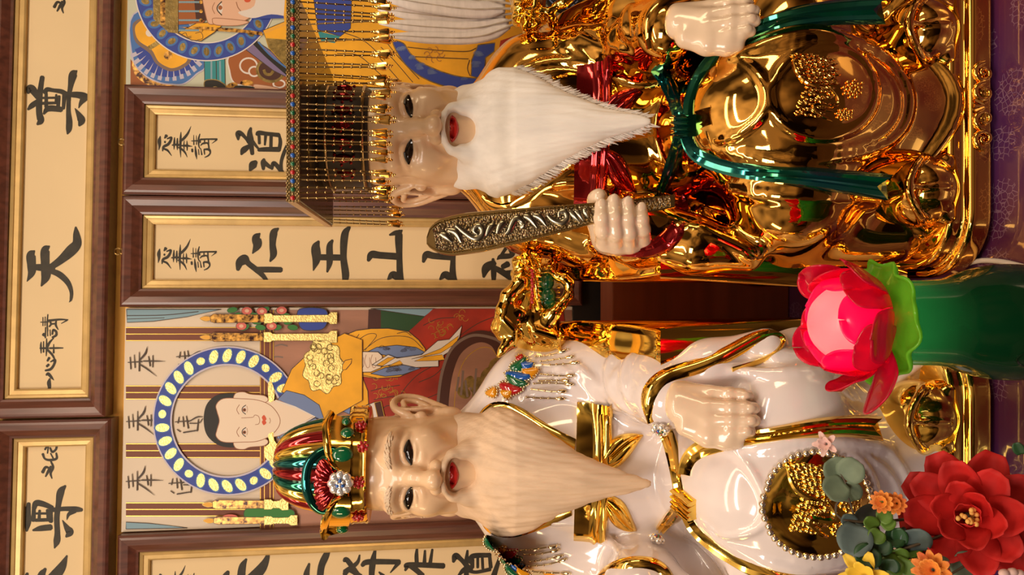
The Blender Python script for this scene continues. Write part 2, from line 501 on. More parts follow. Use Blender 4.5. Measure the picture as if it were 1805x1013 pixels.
# ------------------------------------------------------------------ head (same mould for both)
HEAD_O = Vector((0, yl(1.112), zz(719, 1.03)))     # between the eyes, mid skull
hd = Sdf()
hd.u(ell((0, 0.0, .035), (.067, .088, .088)))
hd.u(ell((0, -.012, -.035), (.062, .074, .078)), .03)
hd.u(cap((0, .01, -.06), (0, .02, -.13), .05, .055), .02)
for s in (-1, 1):
    hd.u(ell((s * .038, -.056, -.026), (.026, .024, .026)), .022)
    hd.u(ell((s * .056, -.02, -.06), (.014, .03, .04)), .02)
hd.u(ell((0, -.070, -.064), (.030, .020, .024)), .02)
hd.u(ell((0, -.064, -.098), (.024, .022, .018)), .02)
for s in (-1, 1):
    hd.chain([((s * .011, -.081, .017), .005), ((s * .028, -.0825, .0235), .0052), ((s * .046, -.068, .0215), .0044), ((s * .055, -.052, .014), .003)], .02)
    hd.sub(ell((s * .032, -.094, .001), (.021, .015, .011)), .014)
    hd.u(ell((s * .0325, -.060, -.001), (.0215, .0195, .0145)), .005)
    # lids
    up = [(s * .0135, -.0765, -.005), (s * .022, -.0815, .0045), (s * .033, -.0822, .0075), (s * .044, -.0765, .005), (s * .053, -.0655, -.002)]
    lo = [(s * .0135, -.0765, -.006), (s * .022, -.0800, -.0095), (s * .033, -.0800, -.0115), (s * .044, -.0740, -.010), (s * .052, -.0650, -.004)]
    hd.chain([(p, .0024) for p in spline(up, 4)], .003)
    hd.chain([(p, .0020) for p in spline(lo, 4)], .003)
    hd.chain([(p, .0022) for p in spline([(s * .012, -.078, -.016), (s * .026, -.0805, -.0215), (s * .042, -.073, -.0195)], 4)], .006)
# nose
hd.chain([((0, -.077, .018), .0078), ((0, -.092, -.006), .0080), ((0, -.105, -.028), .0105)], .014)
hd.u(ell((0, -.1075, -.0355), (.0138, .0135, .0115)), .008)
for s in (-1, 1):
    hd.u(ell((s * .0152, -.0945, -.0385), (.0096, .0120, .0094)), .006)
    hd.sub(ell((s * .0075, -.1035, -.0475), (.0042, .0055, .0038)), .003)
    # smile lines
    hd.chain([(p, .0022) for p in spline([(s * .019, -.0885, -.036), (s * .030, -.0835, -.052), (s * .037, -.0735, -.072)], 4)], .008, sub=True)
# forehead wrinkles
for z_ in (.052, .062, .071):
    hd.chain([(p, .0010) for p in spline([(-.036, -.0795 - .0 + (z_ - .05) * .25, z_), (-.016, -.0885 + (z_ - .05) * .28, z_ - .002), (0, -.0905 + (z_ - .05) * .3, z_ + .0005), (.016, -.0885 + (z_ - .05) * .28, z_ - .002), (.036, -.0795 + (z_ - .05) * .25, z_)], 5)], .004, sub=True)
# mouth groove
hd.chain([(p, .0022) for p in spline([(-.0185, -.0805, -.060), (0, -.0905, -.062), (.0185, -.0805, -.060)], 5)], .004, sub=True)
# ears
for s in (-1, 1):
    R_ = Matrix.Rotation(s * .45, 3, 'Z')
    hd.u(ell((s * .073, .014, -.014), (.008, .027, .036), R_), .007)
    hd.u(ell((s * .0725, -.002, -.060), (.0085, .013, .018), R_), .010)
    hd.sub(ell((s * .083, .002, -.012), (.0065, .014, .024), R_), .004)
    rim = [(s * .069, -.012, -.006), (s * .077, .000, .018), (s * .086, .018, .023), (s * .091, .036, .010), (s * .089, .036, -.014), (s * .082, .020, -.038), (s * .076, .002, -.058)]
    hd.chain([(p, .0044) for p in spline(rim, 4)], .004)
    inn = [(s * .080, .008, .006), (s * .087, .020, .008), (s * .086, .024, -.010), (s * .081, .012, -.028)]
    hd.chain([(p, .0028) for p in spline(inn, 4)], .004)
    hd.u(ell((s * .0725, -.014, -.018), (.005, .005, .008)), .004)
HEAD = hd.mesh('head', 0.0014, 2)
HB = bvh_of(HEAD)
def hproj(x, z, lift=0.0):
    h = HB.ray_cast(Vector((x, -.3, z)), Vector((0, 1, 0)))
    return h[0] + h[1] * lift
# lips and eyes
lp = MB()
NL = 25
def lip_curve(t, row):
    x = .0188 * t; a = max(0, 1 - t * t)
    mid = -.0605 - .0012 * a - .0015 * (1 - abs(t))
    up = mid + (.0058 * a ** .6) * (1 - .22 * math.exp(-(t / .12) ** 2))
    lo = mid - .0068 * a ** .6
    return x, mid, up, lo
for part in (0, 1):
    rows = []
    for q in range(9):
        u_ = q / 8; row = []
        for i in range(NL):
            t = -1 + 2 * i / (NL - 1); x, mid, up, lo = lip_curve(t, q)
            z = mid + ((up if part == 0 else lo) - mid) * u_
            p = hproj(x, z); bul = .0042 * math.sin(PI * min(1, .22 + .78 * u_)) * max(0.08, 1 - t * t) ** .5 + .0006
            row.append(p + Vector((0, -bul, 0)))
        rows.append(row)
    lp.grid(rows)
LIPS = lp
EYEB = []
for s in (-1, 1):
    # almond of dark glass under the upper lid, black lash line around it
    NU, NV = 15, 7; rows = []; eb = MB(); lb = MB()
    for j in range(NV):
        v = j / (NV - 1); row = []
        for i in range(NU):
            u_ = i / (NU - 1); a = math.sin(PI * u_)
            x = s * (.0155 + .0330 * u_); zu = -.0050 + .0068 * a ** 1.25 + .0042 * u_; zl = -.0056 - .0030 * a ** 1.2 + .0036 * u_
            z = zl + (zu - zl) * v
            p = hproj(x, z); row.append(Vector((p.x, p.y - .0012 - .0016 * math.sin(PI * v) * a, p.z)))
        rows.append(row)
    eb.grid(rows)
    ln = [rows[-1][i] + Vector((0, -.0008, .0006)) for i in range(NU)]
    lb.tube(ln, [.0005 + .0015 * math.sin(PI * min(1, (i + 1) / NU)) ** .7 for i in range(NU)], 6)
    EYEB.append((eb, lb))
BROWS = []
for s in (-1, 1):
    bb = MB(); r_ = random.Random(21)
    for k in range(34):
        t = k / 33; x = s * (.012 + .040 * t); z = .0215 + .006 * math.sin(PI * (.15 + .6 * t)) - .004 * max(0, t - .6)
        for q in range(2):
            z_ = z + r_.uniform(-.003, .003); p0 = hproj(x, z_, .0004); p1 = hproj(x + s * .006, z_ + .0045 - .006 * t, .0012)
            bb.tube([p0, p0.lerp(p1, .5) + Vector((0, -.0009, 0)), p1], [.0009, .0010, .0002], 5)
    BROWS.append(bb)
def put_head(root, skin, tint):
    h = link('head', HEAD if not HEAD.users else HEAD.copy(), None, root, HEAD_O)
    h.data.materials.clear(); h.data.materials.append(skin)
    tag(LIPS.build('lips', tint['lip'], h), 'red lips')
    for eb, lb in EYEB:
        tag(eb.build('eye', tint['eye'], h), 'dark glossy eye'); tag(lb.build('eyelash', tint['lash'], h), 'black lash line')
    if 'brow' in tint:
        for bb in BROWS: tag(bb.build('eyebrow', tint['brow'], h), 'pale tufted eyebrow')
    return h

# ------------------------------------------------------------------ beard
def beard(name, rows, mus, m, root, h=0.0019, streak=.0012, tuft=0, seed=1, tuftm=None):
    """rows: (px, centre py offset in m, half width m, Y front, half depth)"""
    b = Sdf()
    R_ = np.array([(zz(p, y + .03), w_, yl(y + d), d) for p, w_, y, d in rows])[::-1]
    zb, zt = R_[0, 0], R_[-1, 0]
    def sec(x, y, z):
        q = np.clip(z, zb, zt); wv = np.interp(q, R_[:, 0], R_[:, 1]); yc = np.interp(q, R_[:, 0], R_[:, 2]); dv = np.interp(q, R_[:, 0], R_[:, 3])
        k = np.sqrt((x / wv) ** 2 + ((y - yc) / dv) ** 2)
        d = (k - 1) * np.minimum(wv, dv) * .8
        e_ = np.maximum(z - zt, zb - z)
        return np.where(e_ > 0, np.sqrt(np.maximum(d, 0) ** 2 + e_ ** 2), d)
    b.u(Prim(sec, (-.10, yl(.93), zb), (.10, yl(1.13), zt + .004)))
    for s in (-1, 1):
        b.chain([(HEAD_O + Vector((s * x, y, z)), r) for x, y, z, r in mus], .012)
        b.chain([(HEAD_O + Vector((s * x, y, z)), r) for x, y, z, r in ((.0615, -.012, -.066, .006), (.0585, -.030, -.080, .010), (.050, -.045, -.095, .016))], .02)
    # the mouth and the lip below it stay clear
    b.sub(ell(HEAD_O + Vector((0, -.096, -.064)), (.0255, .03, .0130)), .006)
    b.sub(ell(HEAD_O + Vector((0, -.100, -.080)), (.0225, .03, .0150)), .006)
    me = b.mesh(name, h, 2)
    V = np.empty(len(me.vertices) * 3, np.float32); me.vertices.foreach_get('co', V); V = V.reshape(-1, 3)
    N = np.empty(len(me.vertices) * 3, np.float32); me.vertices.foreach_get('normal', N); N = N.reshape(-1, 3)
    x, z = V[:, 0], V[:, 2]; zc = HEAD_O.z - .06
    fan = x / (0.10 + np.maximum(0, z - zz(1130, .98)) * 0.9) * .1
    s_ = np.sin(fan * 900 + 2.2 * np.sin(z * 45 + fan * 60)) * .5 + np.sin(fan * 1900 + 3 * np.sin(z * 30 + seed)) * .3 + np.sin(fan * 420 + seed + z * 20) * .5
    amt = np.clip((zc - z) / .06, 0, 1)
    V += N * (s_ * amt * streak)[:, None]
    me.vertices.foreach_set('co', V.ravel()); me.update()
    o = link(name, me, m, root)
    if tuft:
        # hair points lying on the lower edge
        tb = MB(); r_ = random.Random(seed); bv = bvh_of(me)
        for k in range(tuft):
            j = r_.randrange(len(V)); p = Vector(V[j]); n = Vector(N[j])
            if p.z > zz(905, 1.0) or n.y > .5 or n.y < -.35 or abs(n.x) < .6: continue
            d = Vector((p.x * .5 + n.x * .25 + r_.gauss(0, .10), -.05 + n.y * .1, -.9)).normalized(); L = r_.uniform(.006, .017)
            q = p - n * .001
            tb.tube([q - d * .006, q + d * L * .5 + n * .0006, q + d * L], [.0010, .0008, .0002], 4)
        tb.build('beard_fringe', m, o)
    return o
BR = [(806, .060, 1.034, .055), (822, .067, 1.024, .055), (850, .078, 1.006, .055), (866, .088, .996, .054), (880, .0925, .990, .052), (905, .088, .980, .046), (940, .075, .972, .040), (980, .054, .964, .033), (1020, .037, .957, .025), (1060, .022, .952, .017), (1100, .0135, .947, .010), (1128, .007, .944, .005), (1136, .003, .944, .003)]
MU = ((.005, -.098, -.050, .0055), (.014, -.096, -.052, .0065), (.026, -.088, -.062, .008), (.031, -.080, -.082, .011), (.030, -.072, -.104, .015))
# ------------------------------------------------------------------ glazes
M_AMBER = mat('amber_lustre', (0.88, 0.47, 0.10), 0.045, 1.0, noise=0.06, nscale=9)
M_GOLD = mat('gold_lustre', (1.0, 0.66, 0.14), 0.07, 1.0, noise=0.05, nscale=12)
M_PORC = mat('white_glaze', (0.80, 0.725, 0.735), 0.12, 0.0, coat=1.0, noise=0.015, nscale=6)
M_SKIN = mat('skin_glaze', (0.80, 0.55, 0.345), 0.27, coat=0.25, noise=0.03, nscale=20)
M_SKIN2 = mat('pale_skin_glaze', (0.80, 0.62, 0.46), 0.2, coat=0.6, noise=0.03, nscale=20)
M_RED = mat('red_lustre', (0.42, 0.015, 0.02), 0.07, 0.85, coat=0.5, noise=0.1, nscale=14)
M_GREEN = mat('green_lustre', (0.012, 0.20, 0.10), 0.07, 0.9, coat=0.5, noise=0.2, nscale=14, col2=(0.01, 0.16, 0.20))
M_LIP = mat('lip_red', (0.55, 0.025, 0.02), 0.25, coat=0.3)
M_EYE = mat('eye_glass', (0.020, 0.010, 0.006), 0.06, coat=0.6)
M_LASH = mat('lash_black', (0.008, 0.006, 0.005), 0.4)
M_BEARDW = mat('white_hair', (0.88, 0.83, 0.78), 0.75, sheen=0.3, noise=0.05, nscale=60, stretch=(1, 1, .08), bump=.35, bscale=260)
M_BEARDT = mat('tan_hair', (0.69, 0.50, 0.345), 0.55, noise=0.10, nscale=45, stretch=(1, 1, .06), bump=.45, bscale=240)
M_BROW = mat('brow_cream', (0.80, 0.63, 0.46), 0.5, noise=.05, nscale=60)
M_PEWTER = mat('aged_gold', (0.52, 0.40, 0.20), 0.28, 1.0, noise=0.25, nscale=60)
M_SILVER = mat('pale_gold_beads', (0.80, 0.68, 0.45), 0.15, 1.0)
M_STONEB = mat('blue_stone', (0.01, 0.10, 0.45), 0.05, coat=1)
M_STONER = mat('red_stone', (0.45, 0.01, 0.015), 0.05, coat=1)
M_STONEG = mat('green_stone', (0.005, 0.12, 0.045), 0.05, coat=1)
M_STONEA = mat('amber_stone', (0.75, 0.30, 0.01), 0.05, coat=1)
M_CRYST = mat('crystal', (0.85, 0.82, 0.80), 0.02, 0.6, coat=1)
M_BLACKG = mat('dark_board', (0.012, 0.010, 0.010), 0.25, coat=.3)

def resample(P, n):
    P = np.array(P, float); d = np.r_[0, np.cumsum(np.linalg.norm(np.diff(P, axis=0), axis=1))]
    t = np.linspace(0, d[-1], n); return np.stack([np.interp(t, d, P[:, i]) for i in range(P.shape[1])], 1)
def patch(mb, org, A, B, nu, nv, thick, prof=None, bv=None, edge=.004, it=2):
    """relief panel lying on the robe between two pixel lines A and B"""
    A = resample(spline(A, 6), nu); B = resample(spline(B, 6), nu)
    rows = []
    for j in range(nv):
        v = j / (nv - 1); hs = smooth_n(proj(org, [tuple(a + (b - a) * v) for a, b in zip(A, B)], bv), 2, it)
        hgt = [(prof(i / (nu - 1), v) if prof else 1.0) * thick for i in range(nu)]
        row = [h[0] + h[1] * q for h, q in zip(hs, hgt)]
        if j in (0, nv - 1):
            sk = [h[0] - h[1] * edge for h in hs]
            if j == 0: rows += [sk, row]
            else: rows += [row, sk]
        else: rows.append(row)
    # end skirts
    full = []
    for k, row in enumerate(rows):
        a = row[0] + (row[0] - row[1]) * .02; b = row[-1] + (row[-1] - row[-2]) * .02
        hA = rows[0][0] if k < len(rows) / 2 else rows[-1][0]
        d = (CAM - org - a).normalized() * -edge * 2
        full.append([a + d] + row + [b + d])
    mb.grid(full)
    return mb
def sash(mb, org, pts, wid, thick, prof=(0, .75, .55, 1.0, .55, .75, 0), notch=0.0, n=6, bv=None, lift=0.0, hang=None):
    c = spline(pts, n); hs = proj(org, c, bv); N = len(hs)
    if hang is not None:      # the free end hangs straight instead of following hollows
        o_ = CAM - org; k0 = int(N * hang); dl = (hs[k0][0] - o_).length
        for i in range(k0, N):
            v = ray(*c[i]).normalized(); dl = min(dl + .0012, (hs[i][0] - o_).length); hs[i] = (o_ + v * dl, (hs[i][1] * .3 - v).normalized())
    hs = smooth_n(hs, 3, 3)
    wd_ = np.interp(np.linspace(0, 1, N), np.linspace(0, 1, len(wid)), wid)
    rows = []
    for i, (p, nn) in enumerate(hs):
        t = hs[min(i + 1, N - 1)][0] - hs[max(0, i - 1)][0]; t.normalize(); sd = t.cross(nn).normalized()
        nn = sd.cross(t)
        dist = (CAM - org - p).length; half = wd_[i] * .5 / FPX * dist
        row = []; K = len(prof)
        for k, hgt in enumerate(prof):
            u_ = -1 + 2 * k / (K - 1); ext = 0
            if notch and i >= N - 3: ext = notch * (abs(u_) - .45) * (i - (N - 4)) / 3
            row.append(p + sd * half * u_ + nn * (lift + thick * hgt) + t * ext)
        row += [p + sd * half - nn * .003, p - sd * half - nn * .003]
        rows.append(row)
    mb.grid(rows, True, True)
    return mb
COMMON = {}
def common(key, mb, fix=True):
    COMMON[key] = mb
def leafprof(u_, v):
    e_ = math.sin(PI * min(1, max(0, u_))) ** .35 if 0 < u_ < 1 else 0
    return e_ * (.25 + .75 * abs(math.sin(2 * PI * v)) ** .6 + .5 * math.sin(PI * v)) * .8

# collar edges
for key, A, B in (('r', [(839, 742), (854, 713), (877, 706), (903, 709), (936, 729), (969, 751), (1015, 774)], [(846, 750), (857, 728), (883, 718), (903, 724), (926, 740), (956, 758), (1012, 794)]),
                  ('l', [(849, 917), (854, 933), (870, 943), (900, 947), (929, 940), (962, 928), (1008, 907)], [(852, 914), (864, 928), (890, 936), (918, 930), (943, 918), (969, 905), (1005, 890)])):
    common('collar_' + key, patch(MB(), WHT, A, B, 26, 5, .0035, lambda u_, v: .6 + .4 * math.sin(PI * v)))
# chest band and its leaf-shaped ties
def bandprof(u_, v):
    return .8 if v < .52 else .8 + .5 * abs(math.sin((v - .52) / .48 * PI * 2.0))
bnd = MB()
patch(bnd, WHT, [(1018, 711), (1016, 760), (1014, 830), (1012, 900), (1011, 946)], [(1079, 711), (1078, 760), (1077, 830), (1071, 900), (1066, 950)], 26, 17, .0085, bandprof)
common('chest_band', bnd)
common('tie_r', patch(MB(), WHT, [(1056, 815), (1074, 776), (1107, 762), (1134, 766)], [(1058, 820), (1076, 830), (1104, 811), (1134, 768)], 22, 11, .011, leafprof))
common('tie_l', patch(MB(), WHT, [(1058, 868), (1074, 872), (1100, 884), (1123, 934)], [(1058, 876), (1068, 898), (1078, 922), (1122, 936)], 22, 11, .011, leafprof))
# belt and sash
bt = MB()
sash(bt, EMP, [(1159, 124), (1180, 153), (1196, 188), (1203, 222), (1198, 250), (1189, 281), (1166, 334)], [22, 26, 28, 30, 28, 26, 20], .009)
for q in (-13, -4, 5, 14):
    sash(bt, EMP, [(1198, 220 + q), (1211, 220 + q), (1227, 220 + q)], [12, 14, 12], .015, (0, .8, 1, .8, 0))
common('belt', bt)
common('sash_r', sash(MB(), EMP, [(1216, 212), (1214, 180), (1233, 132), (1258, 98), (1300, 70), (1353, 44), (1407, 29), (1460, 22), (1549, 18)], [20, 26, 30, 30, 30, 32, 34, 36, 40], .008, notch=.016, hang=.62))
common('sash_rw', sash(MB(), WHT, [(1208, 838), (1212, 815), (1226, 795), (1262, 781), (1310, 777), (1380, 764), (1450, 752), (1500, 750), (1545, 754)], [26, 32, 34, 32, 30, 30, 32, 34, 38], .010, notch=.014, hang=.5))
common('sash_l', sash(MB(), EMP, [(1212, 240), (1222, 268), (1251, 286), (1318, 302), (1371, 307), (1460, 317), (1556, 329)], [24, 28, 30, 30, 32, 36, 40], .010, notch=.016, hang=.6))
# cuff of the right sleeve and the trim of the opening
common('cuff_r', sash(MB(), WHT, [(1146, 742), (1139, 715), (1144, 690), (1160, 668), (1188, 655), (1230, 646), (1280, 628), (1325, 596), (1352, 584), (1376, 592), (1382, 606), (1366, 624), (1330, 640), (1290, 652)], [14, 26, 30, 30, 28, 26, 26, 24, 20, 12, 10, 9, 8, 6], .006, (0, .7, 1, .7, 0)))
common('cuff_l', sash(MB(), EMP, [(1042, 430), (1075, 436), (1115, 446), (1150, 440), (1178, 424), (1198, 400), (1203, 370), (1196, 342)], [14, 20, 26, 32, 38, 42, 38, 22], .009, (0, .7, .4, .8, 0)))

common('cuff_lw', sash(MB(), WHT, [(1052, 1040), (1062, 1012), (1082, 998), (1110, 991), (1142, 990), (1166, 998), (1182, 1020), (1190, 1050)], [16, 22, 26, 28, 28, 26, 22, 16], .008, (0, .7, 1, .7, 0)))
# throne: curved arms, front posts and a low back
thr = {}
def throne_arm(s):
    mb = MB()
    prof = [(1.24, .525), (1.18, .505), (1.12, .478), (1.08, .452), (1.055, .440), (1.02, .425), (.98, .402), (.945, .388), (.93, .384)]
    prof = [(a, b) for a, b in spline(prof, 4)]
    rows = []
    for Y, z in prof:
        k = (1.24 - Y) / .31
        x0 = .150 - .006 * k; x1 = .190 + .022 * math.sin(PI * min(1, k * 1.0)) * .6 + .014 * k
        rows.append([Vector((s * x0, yl(Y), .04)), Vector((s * x0, yl(Y), z - .004)), Vector((s * (x0 + .004), yl(Y), z)), Vector((s * (x0 + x1) / 2, yl(Y), z + .004 * math.sin(PI * k))), Vector((s * (x1 - .004), yl(Y), z)), Vector((s * x1, yl(Y), z - .004)), Vector((s * (x1 + .004), yl(Y), .04))])
    # front post below the corner flares a little
    f = []
    for t in np.linspace(0, 1, 10):
        z = .385 - .345 * t; x0 = .143 - .004 * t; x1 = .2075 + .020 * t; Y = .929 + .006 * math.sin(PI * t * 2)
        f.append((x0, x1, Y, z))
    mb.grid(rows, False)
    mb.grid([[Vector((s * a, yl(Y), z)), Vector((s * (a + .003), yl(Y) - .003, z)), Vector((s * (b - .003), yl(Y) - .003, z)), Vector((s * b, yl(Y), z))] for a, b, Y, z in f])
    mb.add([Vector((s * x, yl(Y), z)) for x, Y, z in ((.150, 1.24, .04), (.150, 1.24, .52), (.19, 1.24, .52), (.194, 1.24, .04))], [(0, 1, 2, 3)])
    return mb
for s in (-1, 1): common('arm%d' % s, throne_arm(s))
tb_ = Sdf(); tb_.u(cap((-.14, yl(1.25), .10), (-.14, yl(1.25), .50), .028)).u(cap((.14, yl(1.25), .10), (.14, yl(1.25), .50), .028), .02)
tb_.u(cap((-.13, yl(1.255), .16), (.13, yl(1.255), .16), .04, None, ((0, 1, 0), .5)), .05)
tb_.u(cap((-.05, yl(1.255), .38), (.05, yl(1.255), .38), .13, None, ((0, 1, 0), .2)), .03)
common('throne_back', tb_.mesh('throne_back', .005, 2))
# pedestal with boots and relief
pd = Sdf()
def pedf(x, y, z):
    qx = np.abs(x) - .125; qy = np.abs(y - yl(1.042)) - .142; a = np.sqrt(np.maximum(qx, 0) ** 2 + np.maximum(qy, 0) ** 2) + np.minimum(np.maximum(qx, qy), 0) - .083
    def slab(a, lo, hi, r):
        b = np.maximum(lo - z, z - hi); a2 = a + r; b2 = b + r
        return np.sqrt(np.maximum(a2, 0) ** 2 + np.maximum(b2, 0) ** 2) + np.minimum(np.maximum(a2, b2), 0) - r
    d = slab(a, .0035, .034, .006)
    return np.minimum(d, slab(a + .012 , .02, .052, .006))
pd.u(Prim(pedf, (-.215, yl(.80), 0), (.215, yl(1.30), .055)))
pd.sub(cap((-.055, yl(.805), .012), (.055, yl(.805), .012), .014), .004)
common('pedestal', pd.mesh('pedestal', .0028, 2))
rl = MB()
for s in (-1, 1):
    for c0, tn in ((.036, 1), (.012, -1)):
        sp = []
        for k in range(26):
            a = k / 25 * 3.6 * PI * .9; r = .0135 * (1 - k / 27)
            sp.append((s * (c0 + .004) + s * r * math.cos(a) * .9, yl(.8155), .018 + r * math.sin(a)))
        rl.tube(sp, [.0034 - .0018 * k / 25 for k in range(26)], 8)
for k in range(9):
    a = (k - 4) * .32
    rl.tube([(.0 + .006 * math.sin(a), yl(.8165), .012 + .006 * math.cos(a)), (.024 * math.sin(a), yl(.8155), .012 + .022 * math.cos(a) * .9)], [.0018, .0026], 6)
common('scroll_relief', rl)
def boot(s):
    b = Sdf(); x = s * .098
    b.u(ell((x, yl(.865), .068), (.046, .050, .044)))
    b.u(cap((x, yl(.93), .08), (x, yl(.93), .16), .045), .02)
    b.u(cap((x - .034, yl(.838), .050), (x + .034, yl(.838), .050), .011), .006)
    b.chain([(p, .0042) for p in spline([(x - .042, yl(.862), .05), (x - .036, yl(.832), .088), (x, yl(.822), .112), (x + .036, yl(.832), .088), (x + .042, yl(.862), .05)], 6)], .004)
    b.u(cap((x, yl(.815), .064), (x, yl(.822), .106), .0032), .004)
    return b.mesh('boot', .0024, 2)
for s in (-1, 1): common('boot%d' % s, boot(s))

def part(key, name, m, root, label=None):
    src = COMMON[key]
    if isinstance(src, MB): o = src.build(name, m, root)
    else:
        me = src if src.users == 0 else src.copy(); me.materials.clear(); o = link(name, me, m, root)
    if label: tag(o, label)
    return o

# ------------------------------------------------------------------ hands
def chainr(b, pts, rs, k): b.chain(list(zip(pts, rs)), k)
def flat_hand():
    """open right hand, back of the hand forward, fingers pointing down along the thigh"""
    b = Sdf()
    def on(px, py, r, l=.0):
        h = hit(WHT, px, py); return h[0] + (CAM - WHT - h[0]).normalized() * (r * .9 + l)
    vw = (CAM - WHT - w(1230, 712, .9)).normalized()
    ys = [(692, 697), (716, 719), (739, 741), (760, 760)]; ends = [1329, 1339, 1340, 1332]; rad = [.0086, .0090, .0090, .0084]
    tips = [on(en - 9, yb, r, .005) for (ya, yb), en, r in zip(ys, ends, rad)]
    base = w(1168, 700, .93)
    for i, ((ya, yb), en, r) in enumerate(zip(ys, ends, rad)):
        T = tips[i]; dT = (T - CAM + WHT).length
        K = at(1252 - (5 if i in (1, 2) else 0), ya, 1.0); K = CAM + (K - CAM).normalized() * (dT + .004 - .003 * math.sin(PI * (i + .5) / 4)) - WHT
        M = K.lerp(T, .5) + vw * .0035
        W_ = at(1194, 688 + i * 13, 1.0); W_ = CAM + (W_ - CAM).normalized() * (dT + .012) - WHT
        b.u(cap(W_, K, .0125, r * 1.12), .012)
        b.chain([(K, r * 1.10), (M, r * 1.02), (M.lerp(T, .6) + vw * .001, r * .94), (T, r * .78)], .003)
        nb = M.lerp(T, .86) + vw * (r * .86)
        b.u(ell(nb, (.0054, .0030, .0060)), .0012)
    b.u(cap(w(1176, 701, .930), w(1208, 706, .912), .024, .025, (vw, .62)), .016)
    th = [(1208, 752, .012), (1246, 770, .0108), (1280, 777, .0098), (1300, 779, .0080)]
    d0 = (tips[3] - CAM + WHT).length + .006
    b.chain([(CAM + (at(x, y, 1.0) - CAM).normalized() * d0 - WHT, r) for x, y, r in th], .010)
    return b.mesh('resting_hand', .0013, 2)
common('hand_r', flat_hand())
def fist():
    """left hand closed round the tablet, fingertips towards the chest"""
    b = Sdf()
    b.u(ell(e(1098, 408, .945), (.026, .026, .040)))
    b.u(cap(e(1110, 418, .965), e(1140, 430, 1.0), .030, .036), .02)
    xs = [1063, 1085, 1109, 1133]; kn = [428, 432, 432, 426]; tip = [354, 346, 350, 360]; r = [.0098, .0102, .0098, .0088]
    for i in range(4):
        K = e(xs[i] + 2, kn[i], .918); A = e(xs[i], kn[i] - 22, .893); B = e(xs[i] - 2, (kn[i] + tip[i]) / 2 - 6, .886); T = e(xs[i] - 3, tip[i] + 8, .893)
        b.u(cap(e(1098 + (xs[i] - 1098) * .8, 425, .945), K, .016, r[i] * 1.12), .012)
        b.chain([(K, r[i] * 1.12), (A, r[i] * 1.06), (B, r[i] * 1.0), (T, r[i] * .86)], .0035)
        b.u(ell(T + Vector((.002, -.0068, .0008)), (.0066, .0030, .0058)), .001)
    b.chain([(e(1065, 420, .95), .014), (e(1050, 385, .944), .011), (e(1053, 352, .935), .0105), (e(1056, 346, .925), .0095)], .012)
    return b.mesh('closed_hand', .0013, 2)
common('hand_l', fist())

# ------------------------------------------------------------------ assemble
emp = empty('deity_statue', EMP, 'gold lustre seated statue of a white bearded sage under a flat beaded crown', 'statue')
wht = empty('deity_statue', WHT, 'white glazed seated statue of a tan bearded sage in a lotus crown', 'statue')
for root, M in ((emp, dict(robe=M_AMBER, trim=M_AMBER, band=M_RED, sash=M_GREEN, throne=M_AMBER, ped=M_AMBER, boot=M_AMBER, hand=M_SKIN2)),
                (wht, dict(robe=M_PORC, trim=M_GOLD, band=M_GOLD, sash=M_GOLD, throne=M_GOLD, ped=M_GOLD, boot=M_GOLD, hand=M_SKIN2))):
    isE = root is emp
    me = BODY if isE else BODY.copy(); me.materials.clear()
    link('robe', me, M['robe'], root)
    for k in 'rl': part('collar_' + k, 'collar', M['trim'], root)
    part('chest_band', 'chest_band', M['band'], root, 'red chest band' if isE else 'gold chest band')
    for k in 'rl': part('tie_' + k, 'band_tie', M['band'], root)
    part('belt', 'belt', M['sash'], root, 'green knotted belt' if isE else 'gold knotted belt')
    for k in ('r' if isE else 'rw', 'l'): part('sash_' + k, 'sash', M['sash'], root)
    part('cuff_r', 'cuff', M['trim'], root); part('cuff_l' if isE else 'cuff_lw', 'cuff', M['band'] if isE else M['trim'], root)
    t = part('throne_back', 'throne', M['throne'], root)
    for s in (-1, 1): part('arm%d' % s, 'armrest', M['throne'], t)
    p = part('pedestal', 'pedestal', M['ped'], root)
    part('scroll_relief', 'scroll_relief', M['ped'], p)
    for s in (-1, 1): part('boot%d' % s, 'boot', M['boot'], root)
    part('hand_r', 'hand', M['hand'], root); hl = part('hand_l', 'hand', M['hand'], root)
    if not isE: hl.location = (-.045, .03, -.02)
    put_head(root, M_SKIN, dict(lip=M_LIP, eye=M_EYE, lash=M_LASH) if isE else dict(lip=M_LIP, eye=M_EYE, lash=M_LASH, brow=M_BROW))
EBEARD = beard('beard', BR, MU, M_BEARDW, emp, streak=.0007, tuft=22000, seed=3)
WBEARD = beard('beard', BR, MU, M_BEARDT, wht, streak=.0011, tuft=0, seed=5)
